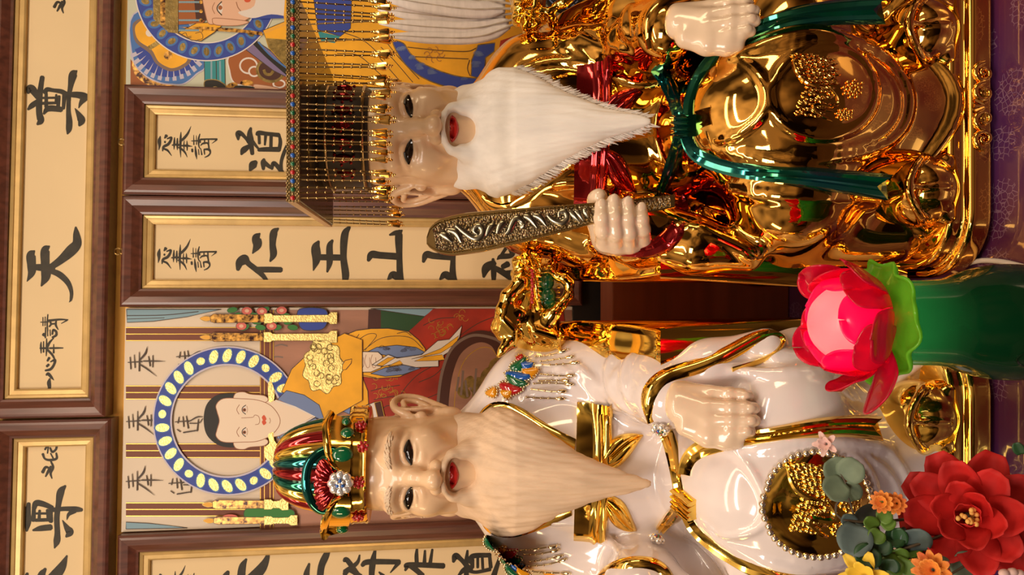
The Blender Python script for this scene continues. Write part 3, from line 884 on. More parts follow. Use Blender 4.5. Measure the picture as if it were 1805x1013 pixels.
# ------------------------------------------------------------------ gold statue: flat crown with bead curtains
def el(px, py, Y): return e(px, py, Y)
CZ = zz(517, .872)
cr = MB(); cr.box((0, yl(1.042), CZ + .001), (.1195, .170, .0065))
crown = cr.build('crown', M_BLACKG, emp, smooth=False, bevel=.0015); tag(crown, 'flat black crown board hung with bead strings')
wd_trim = mat('pale_wood_edge', (0.62, 0.42, 0.24), 0.45, noise=.2, nscale=30, stretch=(1, .1, 1))
tr = MB()
for s in (-1, 1): tr.box((s * .1205, yl(1.042), CZ + .001), (.0016, .172, .0045))
for k, s in ((0, -1), (1, 1)):
    q = MB(); q.box((s * .1208, yl(1.042), CZ + .001), (.0014, .1715, .0045)); q.build('side_edge', wd_trim, crown, smooth=False)
jt = MB(); jt.box((0, yl(.8705), CZ), (.1215, .0012, .0072))
NJ = 25
for i in range(NJ):
    x = -.117 + .234 * i / (NJ - 1); jt.cur = 1 + i % 3
    jt.ball((x, yl(.8685), CZ), (.0030, .0022, .0030), 8, 5)
    jt.cur = 0
    for k in range(8):
        a = 2 * PI * k / 8; jt.ball((x + .0044 * math.cos(a), yl(.869), CZ + .0052 * math.sin(a)), .0011, 6, 4)
    if i < NJ - 1:
        for z in (-.0055, 0, .0055): jt.ball((x + .00488, yl(.869), CZ + z), .0013, 6, 4)
for i in range(NJ * 2):
    for z in (-.0068, .0068): jt.ball((-.1195 + .239 * i / (NJ * 2 - 1), yl(.8692), CZ + z), .0012, 6, 4)
tag(jt.build('jewel_trim', [M_PEWTER, M_STONER, M_STONEG, M_STONEB], crown), 'lacy gold trim set with red green and blue stones')
# cap on the head, under the board
cp = MB()
cap_prof = [(.0705, .055), (.073, .060), (.0735, .085), (.0735, .125), (.072, .150), (.070, CZ - HEAD_O.z - .006)]
cp.lathe([(r, z) for r, z in cap_prof], HEAD_O, 40, ry=1.26)
capo = cp.build('cap', mat('black_silk', (0.018, 0.010, 0.010), 0.5, sheen=.3), crown)
cb = MB()
for z, r in ((.062, .0745), (.112, .0748)):
    pts = [HEAD_O + Vector((r * math.cos(a), r * 1.26 * math.sin(a), z)) for a in np.linspace(0, 2 * PI, 49)]
    cb.tube(pts, .0022, 6, cap=False)
cb.build('cap_band', M_PEWTER, crown)
cq = MB()
for k in range(-3, 4):
    a = -PI / 2 + k * .30; p = HEAD_O + Vector((.0755 * math.cos(a), .0755 * 1.26 * math.sin(a), .088))
    cq.ball(p, (.006, .004, .011), 10, 6)
    for q in range(6): cq.ball(p + Vector((.009 * math.cos(q), -.002, .014 * math.sin(q))), .0024, 6, 4)
cq.build('cap_rosettes', M_RED, crown)
# one string of beads, copied along the front and back edges
def bead_string(seed):
    r_ = random.Random(seed); mb = MB(); z = 0.0; n = 8
    for i in range(n):
        mb.cur = 0
        L = .0085
        mb.tube([(0, 0, z), (0, 0, z - L)], .00085, 6); z -= L
        mb.cur = 1; mb.ball((0, 0, z - .0008), .0016, 7, 4); z -= .0016
    mb.cur = 2
    mb.lathe([(.0008, z), (.0022, z - .002), (.0026, z - .008), (.0041, z - .016), (.0039, z - .0185), (.0012, z - .020)], (0, 0, 0), 7)
    z -= .0205
    mb.ball((0, 0, z - .0012), .0017, 6, 4); mb.ball((0, 0, z - .0036), .0013, 6, 4); mb.ball((.0022, 0, z - .0014), .0012, 6, 4)
    return mb
M_STR = mat('string_bronze', (0.17, 0.11, 0.05), 0.35, 1.0)
M_BEAD = mat('bead_bronze', (0.55, 0.38, 0.16), 0.2, 1.0)
M_DROP = mat('bead_gold', (0.95, 0.62, 0.20), 0.12, 1.0)
s0 = bead_string(1).build('bead_string', [M_STR, M_BEAD, M_DROP], crown)
r_ = random.Random(11)
NS = 35
for row, Y in ((0, .8735), (1, 1.208)):
    for i in range(NS):
        o = s0 if (row == 0 and i == 0) else s0.copy()
        if o is not s0: COL.objects.link(o); o.parent = crown
        o.location = (-.1165 + .233 * i / (NS - 1) + r_.uniform(-.0012, .0012), yl(Y), CZ - .0065)
        sw = r_.gauss(0, .022) if r_.random() < .85 else r_.gauss(0, .07)
        o.rotation_euler = (r_.gauss(0, .015), sw, r_.uniform(0, 6)); o.scale = (1, 1, r_.uniform(.98, 1.05) * (1.0 if row == 0 else 1.03))

# ------------------------------------------------------------------ the tablet held in its fist
def tab_pt(px, py, lift=0.0):
    Y = .918 + .030 * (1065 - px) / 300
    return at(px, py, Y) + Vector((0, -lift, 0))
up_e = resample([(752, 418), (757, 402), (765, 393), (776, 386), (797, 380), (823, 375), (880, 370), (934, 366), (1039, 358), (1110, 352), (1188, 343)], 60)
lo_e = resample([(752, 430), (757, 436), (765, 442), (778, 448), (797, 451), (823, 448), (851, 444), (934, 425), (1042, 396), (1110, 381), (1188, 366)], 60)
T0 = tab_pt(1065, 375)
tab = empty('ceremonial_tablet', T0, 'long bronze tablet with scroll relief held upright in the gold statue\'s fist', 'tablet')
mb = MB(); rows = []
profT = [(-1, -.004), (-1, .004), (-.97, .0058), (-.86, .0058), (-.80, .0030), (0, .0030), (.80, .0030), (.86, .0058), (.97, .0058), (1, .004), (1, -.004)]
for k in range(60):
    row = []
    for u_, l in profT:
        q = lo_e[k] * (1 - u_) / 2 + up_e[k] * (1 + u_) / 2
        row.append(tab_pt(q[0], q[1], l) - T0)
    rows.append(row)
mb.grid(rows, True, True)
tb = mb.build('tablet', mat('bronze_rim', (0.62, 0.44, 0.18), 0.22, 1.0), tab)
fl = MB(); rows = []
a_ = lo_e[3:]; b_ = up_e[3:]
a_ = a_[:-1]; b_ = b_[:-1]
for k in range(len(a_)):
    rows.append([tab_pt(*(a_[k] * (1 - u_) + b_[k] * u_), .0035) - T0 for u_ in np.linspace(.12, .88, 5)])
fl.grid(rows)
pb = mat('pebbled_bronze', (0.40, 0.32, 0.20), 0.30, 1.0)
t_ = pb.node_tree; vo = t_.nodes.new('ShaderNodeTexVoronoi'); vo.inputs['Scale'].default_value = 300
tcc = t_.nodes.new('ShaderNodeTexCoord'); t_.links.new(tcc.outputs['Object'], vo.inputs['Vector'])
bp_ = t_.nodes.new('ShaderNodeBump'); bp_.invert = True; bp_.inputs['Strength'].default_value = 1.0; bp_.inputs['Distance'].default_value = .004
t_.links.new(vo.outputs['Distance'], bp_.inputs['Height']); t_.links.new(bp_.outputs['Normal'], t_.nodes['Principled BSDF'].inputs['Normal'])
fl.build('pebbled_field', pb, tb)
def z2(X, Y): return (740 + X / 3.61, 300 + Y / 3.61)
scr = [[(130, 405), (165, 420), (205, 455)], [(180, 380), (235, 400), (265, 460)], [(230, 350), (290, 400), (350, 435), (395, 415), (400, 375), (370, 358), (345, 385), (365, 405)],
       [(480, 350), (450, 365), (420, 420)], [(545, 335), (515, 350), (490, 405)], [(660, 370), (650, 325), (615, 310), (590, 340), (570, 385), (545, 410)], [(635, 330), (660, 350), (640, 370)],
       [(660, 290), (705, 310), (745, 365)], [(720, 285), (770, 305), (805, 355)], [(810, 285), (850, 320), (905, 335), (940, 305), (925, 268), (890, 272), (885, 300)],
       [(950, 262), (985, 290), (1020, 330)], [(985, 258), (1015, 280), (1040, 322)], [(1040, 245), (1055, 265), (1070, 300)]]
M_REL = mat('grey_bronze', (0.42, 0.38, 0.28), 0.25, 1.0)
for sgm in scr:
    P = spline([z2(*q) for q in sgm], 6); N = len(P)
    mb = MB(); mb.tube([tab_pt(q[0], q[1], .0042) - T0 for q in P], [.0012 + .0034 * math.sin(PI * (.12 + .8 * i / (N - 1))) for i in range(N)], 8, flat=.5, up=(0, -1, 0))
    mb.build('scroll', M_REL, tb)

# ------------------------------------------------------------------ dragon heads on the throne
def z7(X, Y): return (860 + X / 3.223, 430 + Y / 3.223)
def D(X, Y, dep=1.11): return e(*z7(X, Y), dep)
dg = Sdf()
dg.u(ell(D(215, 400, 1.13), (.036, .05, .040))); dg.u(ell(D(260, 480, 1.13), (.036, .045, .042)), .02)
dg.u(ell(D(235, 260, 1.13), (.040, .04, .026)), .02)
dg.u(ell(D(330, 540, 1.12), (.022, .04, .03)), .02)
dg.chain([(D(165, 170, 1.10), .010), (D(190, 215, 1.09), .012), (D(160, 250, 1.09), .010), (D(125, 290, 1.09), .012)], .006)
dg.chain([(D(110, 300, 1.09), .010), (D(90, 380, 1.09), .011), (D(60, 470, 1.10), .010), (D(80, 520, 1.10), .009)], .008)
dg.chain([(D(380, 185, 1.09), .005), (D(430, 195, 1.085), .007), (D(462, 225, 1.085), .007), (D(460, 290, 1.085), .007), (D(420, 340, 1.085), .008), (D(370, 390, 1.085), .011), (D(330, 450, 1.09), .013)], .006)
dg.chain([(D(265, 150, 1.08), .004), (D(275, 230, 1.075), .0045), (D(285, 300, 1.075), .0045), (D(300, 360, 1.08), .005)], .004)
dg.chain([(D(300, 150, 1.09), .006), (D(350, 150, 1.09), .007), (D(395, 185, 1.09), .006)], .004)
dg.chain([(D(150, 520, 1.09), .010), (D(110, 565, 1.085), .008), (D(80, 605, 1.08), .0055), (D(62, 635, 1.08), .0035)], .006)
for i in range(9):
    t = i / 8; a = (230 + 130 * t, 430 + 40 * t)
    dg.chain([(D(a[0], a[1], 1.085), .0045), (D(a[0] + 30, a[1] + 60, 1.08), .0055), (D(a[0] + 50 + 14 * math.sin(i * 2), a[1] + 130, 1.085), .002)], .004)
for i in range(7):
    a = i / 6; dg.chain([(D(120 + 60 * a, 330 + 10 * i, 1.085), .004), (D(80 + 70 * a, 420 + 12 * i, 1.08), .005), (D(60 + 95 * a, 500 + 14 * i, 1.085), .002)], .004)
sp = [(180 + (40 - 1.3 * k) * math.cos(k * .42), 405 + (48 - 1.5 * k) * math.sin(k * .42)) for k in range(26)]
dg.chain([(D(q[0], q[1], 1.082), .0028) for q in sp], .002)
dg.sub(ell(D(345, 262, 1.075), (.026, .024, .013)), .006)
rs = random.Random(4)
for i in range(34):
    X = rs.uniform(160, 385); Y = rs.uniform(55, 150) + (40 if X < 200 else 0); dz = 1.085 + rs.uniform(-.01, .03)
    dg.u(ell(D(X, Y, dz + .004), (.0075, .0075, .0075)), .004)
    dg.u(cap(D(X, Y, dz), D(X + rs.uniform(-26, 26), Y - rs.uniform(0, 30), dz - .012), .0062, .0006), .003)
DRG = dg.mesh('dragon_head', .0017, 2)
mo = MB(); mo.ball(D(335, 215, 1.098), (.014, .012, .011), 14, 8); mo.ball(D(345, 300, 1.098), (.016, .012, .012), 14, 8); mo.ball(D(335, 330, 1.096), (.008, .012, .014), 12, 8)
te = MB()
for i in range(6): te.tube([D(282 + 4 * (i % 2), 180 + 28 * i, 1.072), D(305, 186 + 28 * i, 1.072)], [.0028, .0004], 6)
for i in range(5): te.tube([D(405, 215 + 28 * i, 1.078), D(385, 218 + 28 * i, 1.076)], [.0026, .0004], 6)
thrE = [c for c in bpy.data.objects if c.parent == emp and c.name.startswith('throne')][0]
hb = MB()
for k in range(11): hb.ball(D(250 + 3 * (k % 3), 150 + 18 * k, 1.070), .0028, 8, 5)
d1 = link('dragon_head', DRG, M_GOLD, thrE)
tag(mo.build('dragon_mouth', M_STONEG, thrE), 'dark green jewelled mouth'); te.build('dragon_teeth', M_GOLD, thrE); tag(hb.build('red_beads', M_STONER, thrE), 'row of red beads along the snout')
d2 = link('dragon_head', DRG.copy(), None, thrE); d2.scale = (-1, 1, 1)
# ------------------------------------------------------------------ white statue: lotus crown
HW = HEAD_O + WHT
CB = HEAD_O + Vector((0, 0, 0))
cw = MB()
prof = [(.0800, .058), (.0830, .0565), (.0850, .0590), (.0836, .0625), (.0842, .066), (.0836, .0695), (.0842, .073), (.0836, .0765), (.0852, .080), (.0830, .083), (.0790, .0825), (.078, .07)]
cw.lathe(prof, CB, 72, ry=1.17)
crw = cw.build('crown', M_GOLD, wht); tag(crw, 'gold crown band with ribbed red gold and green lotus dome')
def crown_pt(px, py, rx=.088, lift=0.0):
    o = CAM - (WHT + CB); d = ray(px, py); ry = rx * 1.17
    A = (d.x / rx) ** 2 + (d.y / ry) ** 2; B = 2 * (o.x * d.x / rx ** 2 + o.y * d.y / ry ** 2); C_ = (o.x / rx) ** 2 + (o.y / ry) ** 2 - 1
    disc = B * B - 4 * A * C_
    t = (-B - math.sqrt(max(disc, 0))) / (2 * A)
    p = CAM + d * t - WHT; n = Vector(((p.x - CB.x) / rx ** 2, (p.y - CB.y) / ry ** 2, 0)).normalized()
    return p + n * lift, n
def z5(X, Y): return (480 + X / 2.533, 560 + Y / 2.533)
# ribbed dome: every rib its own colour
NR = 20; cols = [M_RED, M_GOLD, M_GREEN, M_RED, M_GREEN, M_GOLD]
for k in range(NR):
    a0 = -PI / 2 + (k - .5) * 2 * PI / NR; a1 = a0 + 2 * PI / NR
    rows = []; mb = MB()
    for i in range(15):
        t = i / 14; ph = t * PI / 2 * .97
        r = .0655 * math.cos(ph) ** .55; z = .078 + .112 * math.sin(ph) ** 1.0
        row = []
        for j in range(9):
            u_ = j / 8; a = a0 + (a1 - a0) * u_; b = 1 + .085 * (math.sin(PI * u_) ** .7) * (1 if t < .95 else .3)
            row.append(CB + Vector((r * b * math.cos(a), r * 1.14 * b * math.sin(a), z + .004 * math.sin(PI * u_) * t)))
        rows.append(row)
    mb.grid(rows)
    q = mb.build('dome_rib', cols[(k + 3) % 6 if k <= 10 else (3 - (k - NR)) % 6], crw)
# crest wings, fan and stones
def wing(mb, A, B, rx=.0885):
    n = 22; A = resample(spline([z5(*q) for q in A], 6), n); B = resample(spline([z5(*q) for q in B], 6), n); rows = []
    for u_, h in ((0, -.003), (0, .003), (.10, .0055), (.24, .0045), (.30, .001), (.6, .001), (1, .001), (1, -.003)):
        rows.append([crown_pt(*(a + (b - a) * u_), rx, h)[0] for a, b in zip(A, B)])
    mb.grid(rows, False); return mb
for A, B in (([(250, 422), (225, 470), (226, 540), (236, 610), (262, 660), (300, 690)], [(350, 460), (350, 500), (350, 560), (350, 620), (350, 660), (345, 690)]),
             ([(220, 978), (212, 940), (225, 890), (250, 840), (280, 810), (305, 795)], [(330, 950), (345, 915), (350, 880), (350, 840), (350, 815), (345, 795)])):
    wing(MB(), A, B).build('crest_wing', M_GOLD, crw)
fan = []
for k in range(9):
    a = -1.15 + 2.3 * k / 8; mb = MB()
    p0 = (300 - 12, 735 + 20 * math.sin(a)); p1 = (300 - 108 * math.cos(a * .62), 742 + 112 * math.sin(a))
    P = [(p0[0] + (p1[0] - p0[0]) * t, p0[1] + (p1[1] - p0[1]) * t) for t in np.linspace(0, 1, 8)]
    pts = [crown_pt(*z5(*q), .0875, .003 + .003 * math.sin(PI * i / 7)) for i, q in enumerate(P)]
    mb.tube([p for p, n in pts], [.0018 + .0042 * (i / 7) ** .8 * (1 if i < 7 else .75) for i in range(8)], 8, flat=.6, up=[n for p, n in pts]); mb.build('fan_petal', M_RED, crw)
mb = MB(); P = [(330, 610), (240, 590), (170, 640), (150, 720), (165, 800), (215, 860), (300, 850)]
pts = [crown_pt(*z5(*q), .0865, .001) for q in spline(P, 6)]
mb.tube([p for p, n in pts], .0062, 8, flat=.6, up=[n for p, n in pts]); tag(mb.build('fan_border', M_GREEN, crw), 'green rolled border behind the red fan')
for (X, Y, a, b) in ((312, 608, 46, 34), (335, 512, 30, 26), (330, 462, 20, 22), (305, 868, 42, 36), (312, 945, 28, 22)):
    mb = MB(); p, n = crown_pt(*z5(X, Y), .089); k = 1 / 2.533 * .80 / 1000
    R_ = n.to_track_quat('Y', 'Z').to_matrix()
    mb.ball(p, (b * k, .0055, a * k), 16, 10, R_); mb.build('crest_stone', M_STONEG, crw)
def flower(center, n, r, pet, ctr, parent, name, petm, ctrm, layers=1):
    R_ = n.to_track_quat('Y', 'Z').to_matrix(); mb = MB()
    for k in range(pet):
        a = 2 * PI * k / pet; mb.ball(center + R_ @ Vector((r * .62 * math.cos(a), .001, r * .62 * math.sin(a))), (r * .38, r * .30, r * .38), 10, 6)
    mb.cur = 1
    for k in range(ctr):
        a = 2 * PI * k / ctr; mb.cur = 1 + k % (len(ctrm)); mb.ball(center + R_ @ Vector((r * .22 * math.cos(a), r * .35, r * .22 * math.sin(a))), r * .16, 8, 5)
    mb.cur = 1; mb.ball(center + R_ @ Vector((0, r * .42, 0)), r * .15, 8, 5)
    return mb.build(name, [petm] + ctrm, parent)
p, n = crown_pt(*z5(305, 735), .091, .002); flower(p, n, .0175, 8, 6, crw, 'crystal_flower', M_CRYST, [M_CRYST, M_STONEB])
for X, Y in ((405, 575), (385, 735), (383, 890), (395, 480)):
    p, n = crown_pt(*z5(X, Y), .0862); R_ = n.to_track_quat('Y', 'Z').to_matrix(); mb = MB()
    mb.ball(p, (.0046, .005, .0046), 8, 5, R_)
    for k in range(7): mb.ball(p + R_ @ Vector((.0062 * math.cos(k * .9), .001, .0062 * math.sin(k * .9))), .0026, 7, 4)
    mb.build('band_gem', M_STONER, crw)

# ------------------------------------------------------------------ round crane medallion (gold on white, plain relief on the gold statue)
def z8(X, Y): return (1000 + X / 2.716, 640 + Y / 2.716)
MC = (1438, 887); 
def disc(org, c, rpx, rpy, mb, nr=10, na=48, lift=.004):
    rows = []
    for i in range(nr):
        f = i / (nr - 1)
        hs = proj(org, [(c[0] + rpx * f * math.cos(a), c[1] + rpy * f * math.sin(a)) for a in np.linspace(0, 2 * PI, na, endpoint=False)])
        rows.append([h[0] + h[1] * lift for h in hs])
    hs = proj(org, [(c[0] + rpx * math.cos(a), c[1] + rpy * math.sin(a)) for a in np.linspace(0, 2 * PI, na, endpoint=False)])
    rows.append([h[0] - h[1] * .003 for h in hs]); mb.grid(rows, True)
    return mb
med = disc(WHT, MC, 92, 89, MB()).build('medallion', M_GOLD, wht); tag(med, 'round gold crane medallion ringed with pearls')
def crane(org, f, parent, m, sc_=1.0):
    mb = MB()
    def tube(P, r, n=4, lift=.0045, taper=True):
        lift = lift * sc_ * sc_; r = r * sc_
        hs = smooth_n(proj(org, [f(q) for q in spline(P, n)]), 2, 2); N = len(hs)
        mb.tube([h[0] + h[1] * lift for h in hs], [r * ((.35 + .65 * math.sin(PI * (i + .5) / N)) if taper else 1) for i in range(N)], 7)
    # wings: overlapping rows of feathers
    rc = random.Random(8)
    for row in range(7):
        for k in range(9):
            X = 1062 + 27 * row + 5 * k + rc.uniform(-5, 5); Y = 470 + 17 * k + 5 * row + 6 * math.sin(row * 2 + k) + rc.uniform(-4, 4)
            if X > 1248: continue
            q = rc.uniform(-6, 6); tube([(X, Y), (X + 15, Y + 9 + q), (X + 34 - .5 * abs(k - 4), Y + 4 + q)], .0030 if row < 5 else .0022, 3)
    for row in range(6):
        for k in range(9):
            X = 1112 + 23 * row - 7 * k + rc.uniform(-5, 5); Y = 642 + 17 * k + 2 * row + 6 * math.sin(row + 2 * k) + rc.uniform(-4, 4)
            if X > 1245: continue
            q = rc.uniform(-6, 6); tube([(X, Y), (X + 13, Y + 12 + q), (X + 30, Y + 9 + q)], .0028, 3)
    for k in range(7): tube([(1066 + 10 * k, 500 + 20 * k), (1052 + 8 * k, 486 + 22 * k), (1040 + 8 * k, 480 + 22 * k)], .0034, 3)
    tube([(1050, 480), (1062, 560), (1100, 620), (1170, 650), (1230, 660)], .004)
    tube([(1220, 640), (1265, 690), (1272, 730), (1240, 752), (1190, 738), (1155, 735), (1145, 752), (1175, 785), (1210, 808), (1238, 820)], .0046)
    tube([(1160, 742), (1200, 762), (1240, 772)], .003)
    for k in range(26):
        a = 2 * PI * k / 26 * 3; r = 8 + k * 1.5
        mb.ball(*( (lambda h: (h[0] + h[1] * .005 * sc_ * sc_, .0034 * sc_))(proj(org, [f((1300 + r * math.cos(a), 790 + r * .7 * math.sin(a)))])[0])), 7, 4)
        mb.ball(*( (lambda h: (h[0] + h[1] * .005 * sc_ * sc_, .0036 * sc_))(proj(org, [f((1340 + r * 1.2 * math.cos(a), 660 + r * 1.1 * math.sin(a)))])[0])), 7, 4)
    return mb.build('crane_relief', m, parent)
crane(WHT, lambda q: z8(*q), med, M_GOLD)
crane(EMP, lambda q: (1448 + (z8(*q)[0] - 1438), 162 + (z8(*q)[1] - 887) * .92), emp, M_AMBER, .55)
NP = 46; pr0 = None
M_PEARL = mat('silver_pearl', (0.82, 0.74, 0.62), 0.16, 0.9)
for k in range(NP):
    a = 2 * PI * k / NP; h = proj(WHT, [(MC[0] + 92 * math.cos(a), MC[1] + 90 * math.sin(a))])[0]
    if pr0 is None: q = MB().ball((0, 0, 0), .0043, 10, 7).build('pearl', M_PEARL, med); pr0 = q
    else: q = pr0.copy(); COL.objects.link(q); q.parent = med
    q.location = h[0] + h[1] * .004
# ------------------------------------------------------------------ brooches and shoulder ornaments
for c in ((1165, 749), (1155, 957)):
    h = proj(WHT, [c])[0]; tag(flower(h[0] + h[1] * .006, h[1], .0125, 6, 6, wht, 'flower_brooch', M_CRYST, [M_STONEG, M_STONER, M_STONEB, M_SILVER]), 'small crystal flower brooch')
def drop_ornament(parent, drops, strands):
    for (c, tip, wd_, m) in drops:
        wd_ *= 1.55
        c = np.array(c, float); tip = np.array(tip, float); d = tip - c; nrm = np.array([-d[1], d[0]]); nrm /= np.linalg.norm(nrm)
        n = 15; A = []; B = []
        for i in range(n):
            t = i / (n - 1); wv = wd_ * (math.sin(PI * t ** .75) ** .8) * .5
            bend = nrm * wd_ * .18 * math.sin(PI * t)
            A.append(tuple(c + d * t + nrm * wv + bend)); B.append(tuple(c + d * t - nrm * wv + bend))
        mb = MB(); patch(mb, WHT, A, B, n, 7, .006, lambda u_, v: .5 + math.sin(PI * v) ** .6 * min(1, 3 * math.sin(PI * min(1, max(0, u_)))), it=1)
        s = mb.build('drop_stone', m, parent)
        bd = MB(); edge = resample(np.array(A + B[::-1] + A[:1]), max(10, int((np.linalg.norm(d) * 2 + wd_) / 4.6)))
        for q in edge[:-1]:
            h = proj(WHT, [tuple(q)])[0]; bd.ball(h[0] + h[1] * .004, .0019, 6, 4)
        bd.build('bead_edge', M_SILVER, parent)
    for P in strands:
        hs = smooth_n(proj(WHT, spline(P, 8)), 2, 3); pts = [h[0] + h[1] * .003 for h in hs]; N = len(pts)
        mb = MB(); mb.cur = 0; mb.tube(pts[:int(N * .8)], .0009, 6)
        mb.cur = 1
        for k in np.linspace(0, N * .78, 5): mb.ball(pts[int(k)], .0019, 7, 4)
        t = (pts[-1] - pts[int(N * .78)]); R_ = t.to_track_quat('Z', 'Y').to_matrix()
        mb.ball(pts[int(N * .88)], (.0028, .0022, .0075), 8, 6, R_); mb.ball(pts[-1], .0016, 6, 4); mb.ball(pts[-1] - t.normalized() * .003 + Vector((.002, 0, 0)), .0012, 6, 4)
        mb.build('bead_tassel', [M_PEWTER, M_SILVER], parent)
def so(X, Y): return z7(X, Y)
sr = empty('shoulder_ornament', (0, 0, 0)); sr.parent = wht
drop_ornament(sr, [(so(0, 860), so(60, 815), 12, M_STONEA), (so(70, 800), so(210, 830), 15, M_STONER), (so(80, 845), so(150, 835), 13, M_STONEA), (so(110, 745), so(235, 800), 15, M_STONEG), (so(100, 740), so(260, 755), 13, M_STONEB), (so(130, 720), so(225, 650), 13, M_STONEG), (so(190, 690), so(265, 685), 13, M_STONEB), (so(195, 730), so(295, 715), 15, M_STONEA), (so(165, 665), so(205, 640), 10, M_STONER)],
              [[so(250, 830), so(350, 840), so(445, 838)], [so(220, 868), so(330, 872), so(440, 874)], [so(262, 795), so(380, 790), so(490, 798)], [so(290, 780), so(390, 775), so(460, 775)], [so(300, 745), so(400, 752), so(495, 748)], [so(310, 690), so(420, 690), so(520, 678)], [so(300, 672), so(400, 660), so(490, 645)], [so(270, 645), so(340, 640), so(460, 605)]])
def s3(X, Y): return (840 + X / 5.014, 900 + Y / 5.014)
sl = empty('shoulder_ornament', (0, 0, 0)); sl.parent = wht
drop_ornament(sl, [(s3(75, 225), s3(165, 360), 9, M_STONEG), (s3(180, 360), s3(270, 310), 13, M_STONEA), (s3(190, 395), s3(370, 335), 13, M_STONER), (s3(205, 430), s3(410, 410), 15, M_STONEG), (s3(300, 470), s3(440, 490), 14, M_STONEB), (s3(350, 500), s3(480, 560), 14, M_STONEA), (s3(250, 470), s3(400, 600), 10, M_STONEG)],
              [[s3(390, 335), s3(520, 325), s3(730, 295)], [s3(420, 368), s3(560, 368), s3(735, 330)], [s3(470, 432), s3(600, 420), s3(765, 380)], [s3(460, 470), s3(640, 460), s3(800, 415)], [s3(500, 518), s3(650, 530), s3(835, 538)]])
# ------------------------------------------------------------------ the wall behind
M_WALL = mat('ochre_wall', (0.93, 0.52, 0.13), 0.8, noise=.08, nscale=6, bump=.1, bscale=60)
M_WOOD = mat('dark_red_wood', (0.115, 0.034, 0.020), 0.40, coat=.8, coatr=.30, noise=.30, nscale=16, stretch=(6, 6, .5))
M_STEP = mat('red_brown_wood', (0.20, 0.050, 0.020), 0.5, noise=.15, nscale=9, stretch=(.3, 4, 4))
M_DARK = mat('gap_and_disc_black', (0.012, 0.008, 0.006), 0.5, noise=.2, nscale=12)  # black of the gap shade strip and of the trigram disc
M_LINER = mat('gilt_liner', (0.56, 0.37, 0.14), 0.35, .35, noise=.1, nscale=30)
M_SILK = mat('cream_silk', (0.74, 0.565, 0.33), 0.75, noise=.035, nscale=3.5, bump=.05, bscale=700)
M_BRASS = mat('worn_brass', (.55, .36, .14), .3, 1.0, noise=.2, nscale=60)
M_INK = mat('black_ink', (0.028, 0.022, 0.013), 0.6, noise=.3, nscale=60)
def world_of(s, y, z, wy): return Vector((s * math.cos(WALL_A) - y * math.sin(WALL_A), wy + s * math.sin(WALL_A) + y * math.cos(WALL_A), z))
def wall_slab(name, s0, s1, y0, y1, z0, z1, m, kind='structure', bevel=0):
    c = world_of((s0 + s1) / 2, (y0 + y1) / 2, (z0 + z1) / 2, WALL_Y)
    mb = MB(); mb.box((0, 0, 0), ((s1 - s0) / 2, (y1 - y0) / 2, (z1 - z0) / 2)); o = mb.build(name, m, None, smooth=False, bevel=bevel); o.location = c; o.rotation_euler = (0, 0, WALL_A)
    if kind: o['kind'] = kind
    return o
wall_slab('wall_back', -2.4, 2.4, 0.0, .08, 0, 3.0, M_WALL)
wall_slab('gap_shade_strip', -2.4, 2.4, -.012, 0, 0.75, atw(1006, 520)[2], M_DARK)  # dark strip put in as the shade of the gap under the frames

